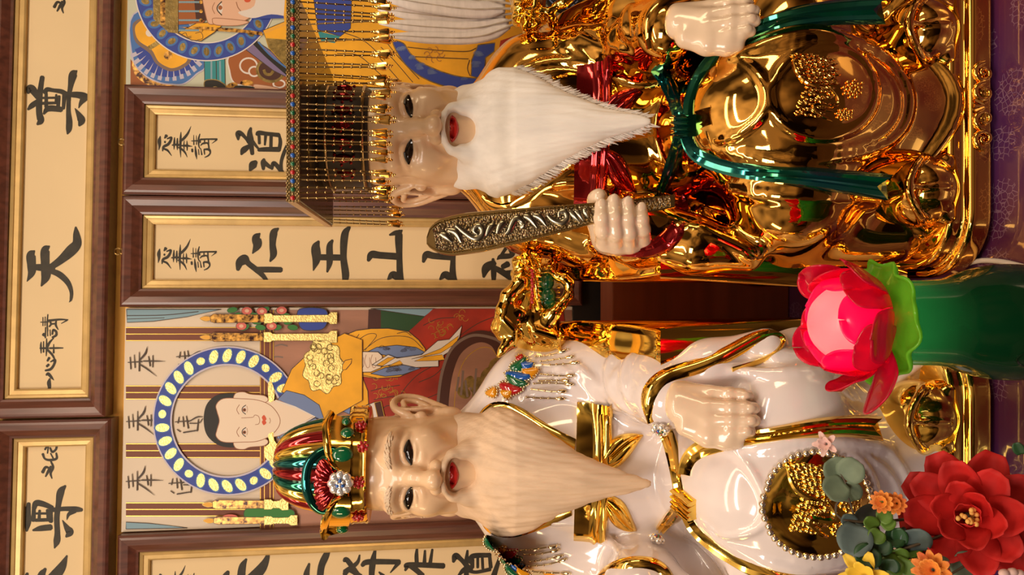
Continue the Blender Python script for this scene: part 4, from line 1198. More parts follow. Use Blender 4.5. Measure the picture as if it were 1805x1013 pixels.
class Plate:
    """a flat thing on the wall: px -> its own local coordinates"""
    def __init__(s, name, label, cat, px0, px1, py0, py1, off=0.0, group=None):
        A = atw(px0, (py0 + py1) / 2, off); B = atw(px1, (py0 + py1) / 2, off)
        m = (px0 + px1) / 2
        L = atw(px0, py1, off)[0]; R = atw(px0, py0, off)[0]
        s.s0, s.s1, s.z1, s.z0 = L, R, A[2], B[2]
        s.cs, s.cz = (L + R) / 2, (s.z0 + s.z1) / 2
        s.w, s.h = R - L, s.z1 - s.z0; s.off = off
        s.root = empty(name, world_of(s.cs, 0, s.cz, WALL_Y), label, cat, group, WALL_A)
    def p(s, px, py, off): q = atw(px, py, off); return Vector((q[0] - s.cs, q[1], q[2] - s.cz))
    def frame(s, bar, lin, depth, off=0.0):
        W, H = s.w / 2, s.h / 2
        def ring(i, y): return [Vector((-W + i, y, -H + i)), Vector((W - i, y, -H + i)), Vector((W - i, y, H - i)), Vector((-W + i, y, H - i))]
        mb = MB(); mb.grid([ring(0, -off), ring(0, -off - depth * .86), ring(.004, -off - depth * .97), ring(.008, -off - depth), ring(bar * .55, -off - depth * .92), ring(bar - .004, -off - depth * .66), ring(bar, -off - depth * .62), ring(bar, -off - depth * .3), ring(bar, -off)], True)
        f = mb.build('frame', M_WOOD, s.root, smooth=False)
        mb = MB(); b = bar
        mb.grid([ring(b, -off - depth * .50), ring(b + lin * .15, -off - depth * .56), ring(b + lin * .4, -off - depth * .52), ring(b + lin * .45, -off - depth * .47), ring(b + lin * .85, -off - depth * .44), ring(b + lin, -off - depth * .40), ring(b + lin, -off - depth * .1)], True)
        mb.build('liner', M_LINER, f, smooth=False)
        s.po = off + depth * .22
        mb = MB(); i = b + lin - .002
        mb.grid([ring(i, -s.po + .002), ring(i, -s.po)], True); mb.add(ring(i, -s.po), [(0, 1, 2, 3)])
        s.panel = mb.build('panel', M_SILK, s.root, smooth=False)
    def write(s, strokes, name='character', lift=.0004, m=None, conv=None):
        """one character: brush strokes (px, py, width px)"""
        mb = MB(); k = 0
        for st in strokes:
            P = spline([conv(q) if conv else q for q in st], 7); N = len(P); A = []; B = []; k += 1
            for i, q in enumerate(P):
                t = P[min(i + 1, N - 1)][:2] - P[max(i - 1, 0)][:2]; t = t / (np.linalg.norm(t) + 1e-9); n = np.array([-t[1], t[0]]); h = max(q[2], .6) * .5
                if i == 0: e0 = q[:2] - t * h * .55
                if i == N - 1: e1 = q[:2] + t * h * .55
                A.append(q[:2] + n * h); B.append(q[:2] - n * h)
            A = [e0 + (A[0] - P[0][:2]) * .5] + A + [e1 + (A[-1] - P[-1][:2]) * .5]; B = [e0 + (B[0] - P[0][:2]) * .5] + B + [e1 + (B[-1] - P[-1][:2]) * .5]
            o_ = s.po + lift + k * .00001
            mb.grid([[s.p(a[0], a[1], o_) for a in A], [s.p(b[0], b[1], o_) for b in B]])
        return mb.build(name, m or M_INK, getattr(s, 'panel', s.root), smooth=False, fix=False)
def Z(ox, oy, sc): return lambda q: (ox + q[0] / sc, oy + q[1] / sc, q[2] / sc)
def hook(pl, px, py, off):
    mb = MB(); c = pl.p(px, py, off)
    mb.tube([c + Vector((.006 * math.cos(a), 0, .006 * math.sin(a) + .004)) for a in np.linspace(0, 2 * PI, 17)], .0014, 6, cap=False)
    for s in (-1, 1): mb.tube([c + Vector((s * .003, 0, 0)), c + Vector((s * .010, 0, -.012))], .0013, 6)
    mb.build('hanging_ring', M_BRASS, pl.root)

CH = {}
CH['zun'] = [[(140, 390, 40), (160, 330, 90), (205, 355, 100), (265, 450, 60)], [(140, 600, 30), (190, 550, 70), (265, 495, 60)], [(322, 185, 60), (300, 330, 70), (282, 480, 80), (282, 640, 80), (300, 740, 90), (258, 790, 30)],
             [(350, 385, 60), (385, 345, 60), (460, 355, 50), (560, 370, 60), (625, 400, 60)], [(340, 655, 30), (380, 600, 70), (440, 585, 80), (565, 600, 70)], [(370, 390, 40), (372, 570, 50)], [(500, 410, 28), (492, 500, 28)], [(310, 452, 30), (490, 450, 28)], [(305, 522, 40), (510, 515, 35)],
             [(535, 430, 40), (520, 585, 50)], [(605, 410, 60), (590, 590, 40)], [(762, 105, 20), (715, 155, 105), (682, 300, 68), (660, 450, 55), (655, 620, 60), (665, 750, 80), (660, 850, 75), (642, 912, 20)], [(640, 410, 60), (760, 412, 80), (860, 432, 90), (955, 455, 20)],
             [(860, 450, 100), (812, 520, 50), (785, 582, 10)], [(738, 585, 10), (790, 670, 70), (820, 740, 100), (792, 806, 30)]]
CH['tian'] = [[(208, 350, 20), (168, 400, 108), (172, 520, 105), (172, 610, 90), (118, 716, 8)], [(385, 295, 20), (336, 345, 104), (335, 500, 105), (342, 650, 112), (288, 770, 18)], [(225, 545, 75), (300, 550, 85), (430, 560, 90)],
              [(395, 550, 70), (520, 460, 95), (640, 350, 130), (712, 265, 112), (706, 150, 78), (698, 68, 22)], [(400, 590, 60), (500, 630, 75), (598, 720, 66), (645, 830, 46), (642, 925, 34), (620, 962, 6)]]
CH['row'] = [[[(112, 805, 20), (103, 850, 45), (108, 910, 35), (97, 978, 8)]],
             [[(72, 765, 20), (95, 752, 36), (130, 790, 28), (157, 822, 6)], [(62, 714, 22), (120, 700, 30), (158, 650, 28), (168, 598, 30), (118, 618, 12)], [(78, 668, 28), (100, 648, 28)], [(85, 608, 22), (106, 572, 30)]],
             [[(15, 395, 8), (12, 440, 22), (15, 520, 12)], [(42, 390, 12), (42, 510, 18)], [(76, 358, 12), (76, 460, 22), (72, 552, 10)], [(3, 465, 20), (95, 465, 22)], [(155, 352, 12), (110, 400, 25), (85, 450, 26)], [(88, 485, 25), (140, 540, 25), (166, 590, 18)], [(110, 465, 22), (200, 463, 20), (260, 463, 12)], [(155, 422, 10), (155, 518, 22)]],
             [[(40, 310, 40), (60, 325, 30)], [(66, 232, 15), (62, 350, 18)], [(85, 235, 12), (88, 330, 12)], [(115, 260, 12), (118, 325, 14)], [(140, 310, 20), (150, 262, 24), (182, 280, 26), (182, 320, 28), (140, 345, 22)], [(35, 120, 10), (35, 215, 12)], [(60, 115, 10), (58, 215, 12)], [(90, 88, 12), (82, 190, 18), (90, 275, 12)], [(8, 175, 10), (95, 172, 16)],
              [(100, 158, 28), (220, 145, 22), (315, 148, 12)], [(305, 153, 18), (240, 190, 8)], [(105, 225, 18), (125, 195, 22), (108, 155, 22)], [(185, 150, 14), (178, 205, 24), (205, 258, 10)], [(125, 196, 20), (185, 190, 18)]]]
CH['zhiwei'] = [[[(278, 315, 30), (305, 270, 24), (340, 278, 18)], [(305, 352, 14), (330, 305, 26), (352, 262, 20)], [(352, 215, 15), (372, 270, 22), (350, 322, 22), (362, 370, 10)]],
                [[(408, 55, 22), (398, 108, 20), (365, 132, 22), (345, 95, 15)], [(300, 112, 18), (325, 68, 18)], [(330, 80, 14), (322, 145, 12)], [(280, 150, 24), (298, 192, 18), (340, 205, 22), (402, 192, 22), (400, 142, 16)], [(350, 145, 12), (372, 188, 14)]]]
CH['zun2'] = [[(48, 660, 30), (70, 612, 70), (112, 655, 66)], [(70, 812, 30), (100, 772, 50), (155, 715, 50)], [(155, 592, 34), (146, 680, 55), (146, 760, 60), (136, 838, 22)], [(200, 640, 40), (222, 590, 55), (290, 600, 50), (365, 632, 40)], [(192, 832, 18), (260, 815, 50), (352, 805, 56)], [(200, 640, 35), (196, 745, 42)], [(252, 655, 24), (246, 740, 30)], [(215, 682, 20), (330, 682, 22)], [(215, 742, 30), (335, 738, 32)], [(322, 650, 30), (330, 735, 30)], [(352, 640, 30), (352, 755, 40)],
              [(482, 435, 20), (440, 490, 66), (420, 600, 50), (405, 720, 50), (410, 850, 50), (405, 930, 60), (384, 992, 10)], [(370, 650, 40), (480, 640, 40), (580, 645, 50), (630, 650, 30)], [(565, 655, 50), (512, 690, 32), (495, 738, 6)], [(455, 742, 6), (495, 810, 50), (520, 850, 70), (488, 890, 20)]]
CH['col'] = [[[(252, 340, 22), (235, 430, 70), (238, 520, 50), (222, 615, 10)]],
             [[(340, 375, 30), (375, 325, 70)], [(390, 388, 26), (470, 362, 42), (455, 430, 50), (405, 500, 55), (318, 548, 50), (298, 632, 22)], [(340, 452, 46), (352, 452, 46)], [(325, 585, 40), (400, 622, 40), (477, 725, 10)]],
             [[(535, 365, 20), (530, 480, 42), (525, 600, 12)], [(592, 378, 22), (590, 500, 42), (590, 610, 12)], [(662, 255, 12), (655, 400, 45), (650, 560, 42), (657, 752, 10)], [(485, 515, 22), (560, 505, 42), (625, 510, 42)], [(640, 445, 40), (720, 380, 52), (800, 280, 42), (862, 140, 6)], [(620, 560, 35), (700, 612, 42), (752, 675, 32), (788, 755, 8)], [(727, 425, 12), (720, 520, 26), (728, 610, 12)], [(780, 428, 12), (785, 520, 32), (785, 620, 18)], [(680, 525, 30), (780, 525, 46), (885, 540, 8)]],
             [[(886, 595, 42), (890, 645, 42)], [(945, 535, 18), (960, 680, 46), (977, 795, 8)], [(1010, 595, 18), (1020, 705, 20)], [(1055, 580, 14), (1077, 705, 30)], [(1122, 605, 32), (1132, 700, 22)], [(1120, 598, 30), (1215, 602, 50), (1245, 662, 32), (1205, 722, 30), (1135, 757, 18)], [(915, 315, 10), (918, 505, 26)], [(968, 325, 10), (970, 502, 22)], [(1038, 292, 18), (1012, 400, 36), (1020, 540, 25), (1062, 602, 14)], [(870, 432, 14), (1040, 425, 36)],
              [(1050, 402, 36), (1200, 395, 32), (1378, 395, 36)], [(1372, 408, 30), (1278, 482, 6)], [(1050, 525, 12), (1100, 482, 36), (1195, 480, 32), (1222, 595, 30)], [(1130, 402, 22), (1130, 490, 26)], [(1207, 402, 26), (1210, 492, 26)], [(1045, 402, 26), (1045, 465, 26)]]]
CH['dao'] = [[(182, 332, 36), (185, 235, 100), (240, 240, 70), (310, 312, 55), (365, 365, 90)], [(232, 572, 36), (270, 502, 100), (355, 440, 70)], [(388, 142, 40), (370, 220, 80), (378, 330, 110), (396, 450, 80), (412, 565, 62)], [(420, 360, 50), (470, 430, 45), (522, 492, 30)], [(480, 250, 50), (520, 222, 75), (650, 236, 65), (845, 258, 72)], [(510, 496, 60), (620, 490, 75), (852, 490, 84)], [(520, 270, 50), (526, 395, 48)], [(627, 270, 50), (614, 418, 32)], [(716, 280, 55), (712, 472, 55)], [(850, 262, 40), (866, 370, 60), (850, 482, 60)],
             [(370, 836, 36), (420, 745, 130), (470, 690, 70)], [(590, 812, 48), (590, 705, 90), (600, 648, 46)], [(600, 700, 80), (690, 770, 60), (742, 806, 36)], [(728, 812, 36), (750, 720, 70), (800, 742, 70), (890, 852, 70), (932, 886, 26)], [(880, 860, 60), (880, 700, 55), (920, 560, 60), (990, 400, 60), (1050, 230, 40)]]
CH['ren'] = [[(1105, 592, 46), (1130, 500, 100), (1190, 450, 90), (1230, 510, 70), (1330, 590, 70), (1410, 662, 60), (1470, 745, 40), (1500, 800, 20)], [(1190, 425, 46), (1150, 500, 110)], [(1345, 590, 70), (1480, 590, 72), (1635, 592, 68)], [(1375, 148, 20), (1332, 200, 104), (1342, 290, 108), (1285, 392, 16)], [(1600, 86, 24), (1546, 140, 92), (1530, 280, 78), (1540, 400, 86), (1500, 490, 22)]]
CH['wang'] = [[(188, 158, 20), (165, 210, 70), (170, 300, 66), (145, 392, 8)], [(298, 150, 20), (275, 200, 50), (275, 320, 50), (256, 402, 16)], [(190, 285, 48), (370, 288, 50)], [(432, 45, 26), (395, 110, 60), (385, 280, 52), (402, 430, 58), (384, 522, 22)]]
CH['shan'] = [[(582, 312, 26), (610, 265, 60), (680, 270, 55), (825, 280, 55)], [(852, 70, 12), (826, 110, 60), (830, 280, 48), (836, 420, 50), (862, 492, 20)], [(752, 108, 16), (800, 92, 40), (840, 90, 40)], [(738, 462, 16), (780, 425, 60), (830, 458, 50), (862, 488, 36)]]
CH['shan2'] = [[(1020, 322, 24), (1045, 265, 56), (1110, 275, 52), (1255, 285, 52)], [(1276, 70, 12), (1255, 110, 60), (1256, 300, 42), (1256, 420, 50), (1288, 492, 20)], [(1152, 462, 16), (1195, 425, 60), (1250, 458, 50), (1282, 488, 36)]]
CH['shen'] = [[(1500, 442, 22), (1522, 370, 70), (1585, 330, 50)], [(1575, 298, 22), (1580, 400, 45), (1580, 492, 28)], [(1590, 370, 40), (1660, 410, 50), (1725, 462, 36), (1752, 495, 12)], [(1650, 362, 40), (1695, 338, 50)], [(1680, 405, 30), (1790, 400, 38)], [(1608, 302, 12), (1640, 280, 42), (1720, 270, 40), (1748, 215, 30)], [(1640, 270, 24), (1690, 195, 30)], [(1690, 190, 20), (1722, 262, 20)]]

GRP = 'framed calligraphy on the altar wall'
UP = .044
# the two plaques overhead
p1 = Plate('calligraphy_plaque', 'wide framed plaque overhead, spanning above the gold statue and the haloed young man', 'framed calligraphy', -27, 192, -150, 739, UP, GRP)
p1.frame(.0335, .018, .040, UP - .041)
for s_ in CH['row']: p1.write(s_, conv=Z(70, 540, 6.333))
p1.write(CH['tian'], conv=Z(30, 390, 6.753)); p1.write(CH['zun'], conv=Z(30, 110, 7.235))
p1.write(CH['zhiwei'][0], conv=lambda q: (20 + 90 - 68 + q[0] / 5.2, 770 - 818 + q[1] / 5.2, q[2] / 5.2))
p2 = Plate('calligraphy_plaque', 'wide framed plaque overhead, directly above the white statue\'s lotus crown', 'framed calligraphy', -33, 185, 743, 1560, UP, GRP)
p2.frame(.0335, .018, .040, UP - .041)
for s_ in CH['zhiwei']: p2.write(s_, conv=Z(20, 770, 5.064))
p2.write(CH['zun2'], conv=Z(20, 770, 5.064))
p2.write([[(118, 979, 3), (108, 1000, 16), (92, 1020, 20), (72, 1040, 16)], [(80, 1002, 5), (72, 1018, 15), (70, 1060, 16)], [(48, 1010, 5), (44, 1030, 14), (44, 1056, 14)], [(75, 1040, 12), (100, 1062, 10), (112, 1085, 4)]])
# the hanging plaques
p3 = Plate('calligraphy_plaque', 'tall framed plaque behind the flat beaded crown, right-hand of the adjoining pair', 'framed calligraphy', 228, 1016, 157, 347, .0, GRP)
p3.frame(.034, .018, .034)
for s_ in CH['col']: p3.write(s_, conv=Z(260, 210, 11.257))
p3.write(CH['dao'], conv=Z(400, 210, 9.208)); hook(p3, 218, 250, .030)
p4 = Plate('calligraphy_plaque', 'tall framed plaque with mountain characters behind the bronze tablet', 'framed calligraphy', 224, 1020, 349, 541, .0, GRP)
p4.frame(.034, .018, .034)
for s_ in CH['col']: p4.write(s_, conv=lambda q: (260 - 1 + q[0] / 11.257, 210 + 198.5 + q[1] / 11.257, q[2] / 11.257))
p4.write(CH['ren'], conv=Z(260, 390, 6.942))
for k in ('wang', 'shan', 'shan2', 'shen'): p4.write(CH[k], conv=Z(520, 390, 4.5125))
hook(p4, 211, 443, .030)
p5 = Plate('calligraphy_plaque', 'tall framed plaque behind the white statue, left of the haloed young man', 'framed calligraphy', 217, 1020, 936, 1126, .0, GRP)
p5.frame(.034, .018, .034)
for s_ in CH['col']: p5.write(s_, conv=lambda q: (260 - 10 + q[0] / 11.257, 210 + 774 + q[1] / 11.257, q[2] / 11.257))
p5.write([[(402, 1007, 6), (397, 1020, 14), (396, 1050, 14)], [(434, 985, 4), (427, 1000, 13), (424, 1030, 14), (424, 1060, 10)], [(474, 967, 2), (470, 985, 10), (459, 1004, 18), (440, 1022, 18), (428, 1030, 12)], [(428, 1030, 12), (450, 1050, 10), (458, 1085, 4)]])
p5.write([[(545, 993, 4), (540, 1013, 11), (540, 1035, 11)], [(582, 965, 4), (574, 980, 12), (566, 1000, 12), (564, 1030, 12), (566, 1070, 12)]])
p5.write([[(606, 988, 6), (612, 987, 9), (630, 1012, 9)], [(634, 978, 3), (629, 992, 7), (608, 1008, 10)], [(607, 1012, 8), (616, 1004, 9), (636, 1016, 9)], [(661, 970, 5), (657, 990, 11), (655, 1013, 10), (656, 1040, 8)], [(638, 996, 7), (650, 990, 10), (704, 990, 9)], [(703, 991, 8), (688, 1009, 2)], [(668, 1008, 3), (676, 1015, 7)]])
p5.write([[(714, 1005, 4), (722, 996, 10), (745, 1014, 9)], [(735, 966, 4), (734, 980, 7), (735, 998, 7)], [(716, 1000, 8), (722, 995, 9), (782, 997, 10)], [(749, 970, 4), (748, 993, 7)], [(762, 968, 4), (758, 993, 7)]])
p5.write([[(799, 990, 5), (803, 980, 12), (812, 985, 8), (830, 1005, 10)], [(824, 970, 4), (822, 990, 8), (822, 1015, 9)], [(808, 1014, 4), (818, 1004, 9), (830, 1000, 8)], [(829, 992, 6), (833, 980, 9), (864, 978, 8)], [(833, 985, 6), (832, 1000, 8)], [(842, 980, 5), (842, 1000, 5)], [(850, 983, 5), (851, 1002, 5)], [(863, 980, 6), (865, 1000, 7)], [(826, 1006, 6), (840, 1008, 6), (864, 1003, 7)], [(882, 980, 6), (870, 1015, 10)]])

# ------------------------------------------------------------------ painted panels
def paint(name, col, **k): return mat('paint_' + name, col, k.pop('rough', .55), **k)
P_CREAM = paint('cream', (.70, .585, .46)); P_BROWN = paint('brown', (.175, .045, .018)); P_GOLDL = paint('gilt', (.62, .38, .07), rough=.35, metal=.6)
P_LEAF = paint('gold_leaf', (.95, .74, .26), rough=.38, metal=.55, noise=.18, nscale=120, bump=.5, bscale=300); P_BLUE = paint('ultramarine', (.030, .060, .34)); P_SKY = paint('pale_blue', (.22, .36, .44))
P_WAVE = paint('grey_blue', (.16, .23, .45)); P_YEL = paint('yolk', (.82, .40, .018), noise=.12, nscale=18); P_RED = paint('red', (.36, .025, .010), noise=.35, nscale=12)
P_GRN = paint('dark_green', (.018, .065, .020)); P_ROSE = paint('rose_brown', (.36, .175, .115), noise=.22, nscale=14, stretch=(1, 1, .35)); P_SKIN = paint('flesh', (.80, .655, .52)); P_HAIR = paint('hair', (.012, .010, .008))
P_LINE = paint('line', (.05, .03, .02)); P_WHITE = paint('white', (.72, .66, .62)); P_LILAC = paint('lilac', (.52, .48, .60)); P_DKB = paint('dark_brown', (.062, .018, .012)); P_TAUPE = paint('taupe', (.20, .135, .11))
P_LIPS = paint('lips', (.62, .085, .03)); P_GLIT = paint('glitter_red', (.33, .020, .008), rough=.3, metal=.3, noise=.9, nscale=130, col2=(.95, .50, .10)); P_FLAME = paint('flame', (.80, .40, .05)); P_LEAFG = paint('leaf_green', (.03, .19, .03)); P_PINK = paint('pink', (.62, .13, .10))
P_PALEG = paint('pale_green', (.56, .57, .44)); P_OLIVE = paint('olive_gold', (.26, .18, .055), rough=.35, metal=.5, noise=.3, nscale=70, bump=.4, bscale=150); P_TEAL = paint('teal', (.028, .26, .29)); P_RUST = paint('rust', (.34, .10, .022)); P_LINE2 = paint('fine_line', (.33, .14, .07)); P_BLUE2 = paint('mid_blue', (.06, .17, .46)); P_PEACH = paint('peach', (.74, .45, .31)); P_PURP = paint('purple', (.20, .15, .30))
class Paint:
    def __init__(s, pl, name, o0): s.pl = pl; s.mb = MB(); s.mats = []; s.name = name; s.o = o0
    def idx(s, m):
        if m not in s.mats: s.mats.append(m)
        s.mb.cur = s.mats.index(m); s.o += .000012
    def poly(s, pts, m, conv=None, smooth=False, line=None, lw=1.2):
        s.idx(m); P = [conv(q) if conv else q for q in pts]
        if smooth:
            n = len(P); Q = [np.array(q[:2], float) for q in P]; out = []
            for i in range(n):
                a, b, c, d = Q[i - 1], Q[i], Q[(i + 1) % n], Q[(i + 2) % n]
                for t in (0, .2, .4, .6, .8): out.append(.5 * (2 * b + (c - a) * t + (2 * a - 5 * b + 4 * c - d) * t * t + (3 * b - a - 3 * c + d) * t ** 3))
            P = out
        s.mb.add([s.pl.p(q[0], q[1], s.o) for q in P], [tuple(range(len(P)))])
        if line is not None: s.line(list(P) + [P[0]], lw, line)
        return s
    def line(s, pts, w_, m, conv=None, n=0):
        s.idx(m); P = [np.array((conv(q) if conv else q)[:2], float) for q in pts]
        if n: P = spline(P, n)
        N = len(P); A = []; B = []
        for i in range(N):
            t = P[min(i + 1, N - 1)] - P[max(i - 1, 0)]; t = t / (np.linalg.norm(t) + 1e-9); nn = np.array([-t[1], t[0]]) * w_ * .5
            A.append(s.pl.p(*(P[i] + nn), s.o)); B.append(s.pl.p(*(P[i] - nn), s.o))
        s.mb.grid([A, B]); return s
    def oval(s, c, a, b, m, rot=0, conv=None, n=20, line=None, lw=1.2):
        return s.poly([(c[0] + a * math.cos(t) * math.cos(rot) - b * math.sin(t) * math.sin(rot), c[1] + a * math.cos(t) * math.sin(rot) + b * math.sin(t) * math.cos(rot), 0) for t in np.linspace(0, 2 * PI, n, endpoint=False)], m, conv, line=line, lw=lw)
    def arc(s, c, r0, r1, a0, a1, m, n=60):
        s.idx(m); V = []
        for t in np.linspace(a0, a1, n): V.append((s.pl.p(c[0] + r0 * math.cos(t), c[1] + r0 * math.sin(t), s.o), s.pl.p(c[0] + r1 * math.cos(t), c[1] + r1 * math.sin(t), s.o)))
        s.mb.grid([[v[0] for v in V], [v[1] for v in V]]); return s
    def done(s, parent, label=None):
        o = s.mb.build(s.name, s.mats, parent, smooth=False, fix=False)
        if label: tag(o, label)
        return s.o
def painting(name, label, px0, px1, py0, py1, m):
    pl = Plate(name, label, 'painting', px0, px1, py0, py1, 0)
    mb = MB(); mb.box((0, -.006, 0), (pl.w / 2, .006, pl.h / 2)); pl.panel = mb.build('panel', m, pl.root, smooth=False); pl.po = .012
    return pl
pc = painting('painted_panel', 'painted panel of a haloed young man in a yellow robe, between the plaques', 222, 1010, 543, 934, P_CREAM)
F4 = lambda q: (220 + q[0] / 2.533, 520 + q[1] / 2.533); F7 = lambda q: (520 + q[0] / 3.897, 540 + q[1] / 3.897)
o = .0125
a = Paint(pc, 'painted_backdrop', o)
a.poly([(459, 546), (1008, 546), (1008, 930), (459, 930)], P_ROSE)
rr = random.Random(5)
for k in range(60):
    x, y = rr.uniform(470, 1000), rr.uniform(550, 925); a.line([(x, y), (x + 10, y - 3), (x + 22, y + rr.uniform(-4, 4))], rr.uniform(1, 3), P_TAUPE, n=3)
for y0, y1 in ((577, 600), (680, 703), (782, 806), (886, 909)):
    a.poly([(222, y0), (460, y0), (460, y1), (222, y1)], P_BROWN)
    for y in (y0, (y0 + y1) / 2, y1): a.line([(222, y), (460, y)], 1.4, P_GOLDL)
a.poly([(458, 546), (482, 546), (482, 930), (458, 930)], P_BROWN)
for x in (459, 466, 476, 482): a.line([(x, 546), (x, 930)], 1.2, P_GOLDL)
a.poly([(223, 545), (390, 545), (330, 558), (270, 566), (224, 568)], P_SKY, line=P_LINE); a.line([(224, 556), (290, 555), (350, 549)], 1.5, P_LINE, n=4); a.line([(224, 562), (290, 560)], 1.2, P_LINE)
a.poly([(222, 932), (330, 930), (262, 922), (222, 920)], P_SKY, line=P_LINE)
o = a.done(pc.panel)
HN = Z(220, 600, 3.375)
pc_write = lambda st, f: pc.write(st, 'painted_character', o - .012 + .0005, P_LINE, f)
feng = [[(30, 98, 5), (35, 170, 6)], [(55, 85, 4), (60, 162, 6)], [(85, 68, 4), (85, 182, 8)], [(18, 130, 5), (102, 125, 8)], [(85, 118, 8), (120, 78, 11), (133, 36, 2)], [(85, 140, 8), (130, 168, 8), (188, 212, 2)], [(110, 122, 8), (180, 122, 8), (240, 124, 1)], [(140, 93, 5), (150, 152, 8)], [(166, 88, 5), (165, 158, 6)]]
qing = [[(310, 528, 5), (330, 542, 7)], [(348, 547, 8), (424, 535, 7)], [(322, 455, 5), (315, 492, 6)], [(345, 452, 5), (350, 512, 7)], [(365, 448, 5), (377, 522, 8)], [(298, 484, 5), (382, 478, 7)], [(380, 482, 6), (430, 455, 8), (466, 454, 2)], [(385, 492, 6), (440, 490, 6), (462, 464, 4)], [(430, 538, 8), (437, 468, 5)]]
for dx, dy in ((0, 0), (-10, 352), (-12, 708)): pc_write(feng, (lambda dx, dy: lambda q: HN((q[0] + dx, q[1] + dy, q[2])))(dx, dy))
for dx, dy in ((8, -388), (0, 0), (-38, 366)): pc_write(qing, (lambda dx, dy: lambda q: HN((q[0] + dx, q[1] + dy, q[2])))(dx, dy))
o += .0006
a = Paint(pc, 'painted_robe', o)
a.poly([(590, 25), (900, 65), (780, 170), (590, 155)], P_GRN, F7); a.poly([(505, 20), (590, 25), (590, 155), (500, 150)], P_DKB, F7); a.poly([(520, 15), (960, 15), (890, 68)], P_SKY, F7, line=P_LINE)
a.poly([(780, 172), (870, 90), (950, 15), (1840, 15), (1880, 300), (1500, 460), (1300, 300), (1100, 300), (1040, 360), (1000, 500), (1000, 800), (560, 800), (500, 640), (450, 470), (700, 430), (880, 310)], P_RED, F7)
for L in ([(880, 130), (980, 85), (1100, 75)], [(1080, 240), (1250, 120), (1400, 60)], [(850, 520), (960, 470), (1050, 380)], [(800, 640), (900, 630), (1000, 590)], [(690, 720), (730, 600), (830, 480), (960, 400)], [(520, 580), (600, 560), (720, 540)], [(540, 640), (650, 620), (720, 610)], [(600, 700), (640, 680), (700, 690)], [(1300, 180), (1400, 160), (1500, 170)]): a.line(L, 1.3, P_LINE, F7, 6)
for k in range(46):
    cx, cy = rr.choice(((640, 610), (980, 130), (1150, 60), (600, 530), (1000, 200), (760, 640))); cx += rr.uniform(-90, 90); cy += rr.uniform(-45, 45); t0 = rr.uniform(0, 6)
    a.line([(cx + 20 * math.cos(t0 + t), cy + 20 * math.sin(t0 + t)) for t in np.linspace(0, 3.5, 8)], .8, P_GOLDL, F7)
a.poly([(0, 460), (90, 370), (180, 290), (300, 215), (420, 165), (520, 152), (640, 150), (780, 172), (850, 230), (895, 290), (895, 320), (860, 420), (720, 482), (560, 495), (460, 480), (500, 580), (505, 670), (390, 725), (250, 660), (0, 580), (-60, 520)], P_YEL, F7, line=P_LINE, lw=1.3)
for L in ([(460, 300), (420, 250), (500, 190), (560, 200), (480, 300)], [(470, 300), (600, 215), (780, 210), (880, 290)], [(300, 400), (330, 340), (420, 320)], [(320, 470), (420, 465), (560, 490)], [(300, 500), (450, 480)], [(440, 290), (410, 240), (440, 190)], [(700, 185), (760, 175), (800, 200)]): a.line(L, 1.1, P_LINE, F7, 6)
a.poly([(500, 310), (560, 280), (700, 265), (830, 280), (890, 312), (840, 345), (700, 350), (600, 330)], P_WAVE, F7, line=P_LINE); a.poly([(520, 460), (620, 420), (750, 400), (860, 425), (740, 468), (620, 480)], P_WAVE, F7, line=P_LINE)
a.poly([(0, 590), (120, 600), (210, 690), (260, 760), (200, 800), (90, 860), (0, 880), (-60, 700)], P_WAVE, F7, line=P_LINE)
for k in range(34):
    cx, cy = rr.choice(((620, 300), (700, 310), (780, 310), (680, 445), (780, 435), (60, 650), (120, 690), (160, 760), (60, 800))); cx += rr.uniform(-35, 35); cy += rr.uniform(-14, 14)
    for q in (10, 17, 24): a.line([(cx + q * math.cos(t), cy + q * math.sin(t)) for t in np.linspace(3.4, 5.8, 7)], .6, P_LINE, F7)
a.poly([(-30, 610), (30, 680), (135, 735), (100, 770), (0, 830), (-60, 840), (-60, 600)], P_SKIN, F7, line=P_LINE); a.line([(-30, 610), (30, 680), (138, 735)], 3, P_WHITE, F7); a.line([(140, 735), (60, 800), (0, 835)], 3, P_WHITE, F7)
a.poly([(170, 650), (220, 645), (330, 650), (370, 640), (382, 690), (375, 740), (330, 720), (200, 740)], P_WAVE, F7, line=P_LINE); a.poly([(385, 740), (440, 700), (550, 655), (580, 780), (400, 800)], P_WHITE, F7, line=P_LINE); a.poly([(545, 660), (590, 650), (620, 780), (575, 790)], P_DKB, F7, line=P_GOLDL)
# hands and ribbons
a.poly([(330, 400), (390, 330), (470, 310), (570, 312), (600, 340), (590, 420), (520, 450), (370, 452), (360, 430)], P_SKIN, F7, line=P_LINE)
for k in range(4): a.line([(405 + 42 * k, 330), (395 + 42 * k, 375), (412 + 42 * k, 420), (430 + 42 * k, 405), (428 + 42 * k, 350)], .9, P_LINE2, F7, 4)
a.poly([(530, 400), (640, 330), (700, 355), (870, 330), (980, 235), (1060, 225), (1147, 130), (1130, 210), (1075, 300), (1020, 335), (1025, 365), (985, 372), (985, 412), (830, 418), (700, 390), (600, 412)], P_WHITE, F7, line=P_LINE)
a.poly([(870, 340), (1000, 290), (1125, 200), (1110, 250), (1000, 320), (800, 360)], P_YEL, F7, line=P_LINE, lw=.8); a.poly([(890, 345), (1010, 330), (1028, 365), (960, 372), (820, 375)], P_YEL, F7, line=P_LINE, lw=.8); a.poly([(560, 400), (640, 350), (690, 350), (600, 408)], P_YEL, F7, line=P_LINE, lw=.8); a.poly([(640, 408), (720, 370), (740, 392), (690, 405)], P_YEL, F7, line=P_LINE, lw=.8)
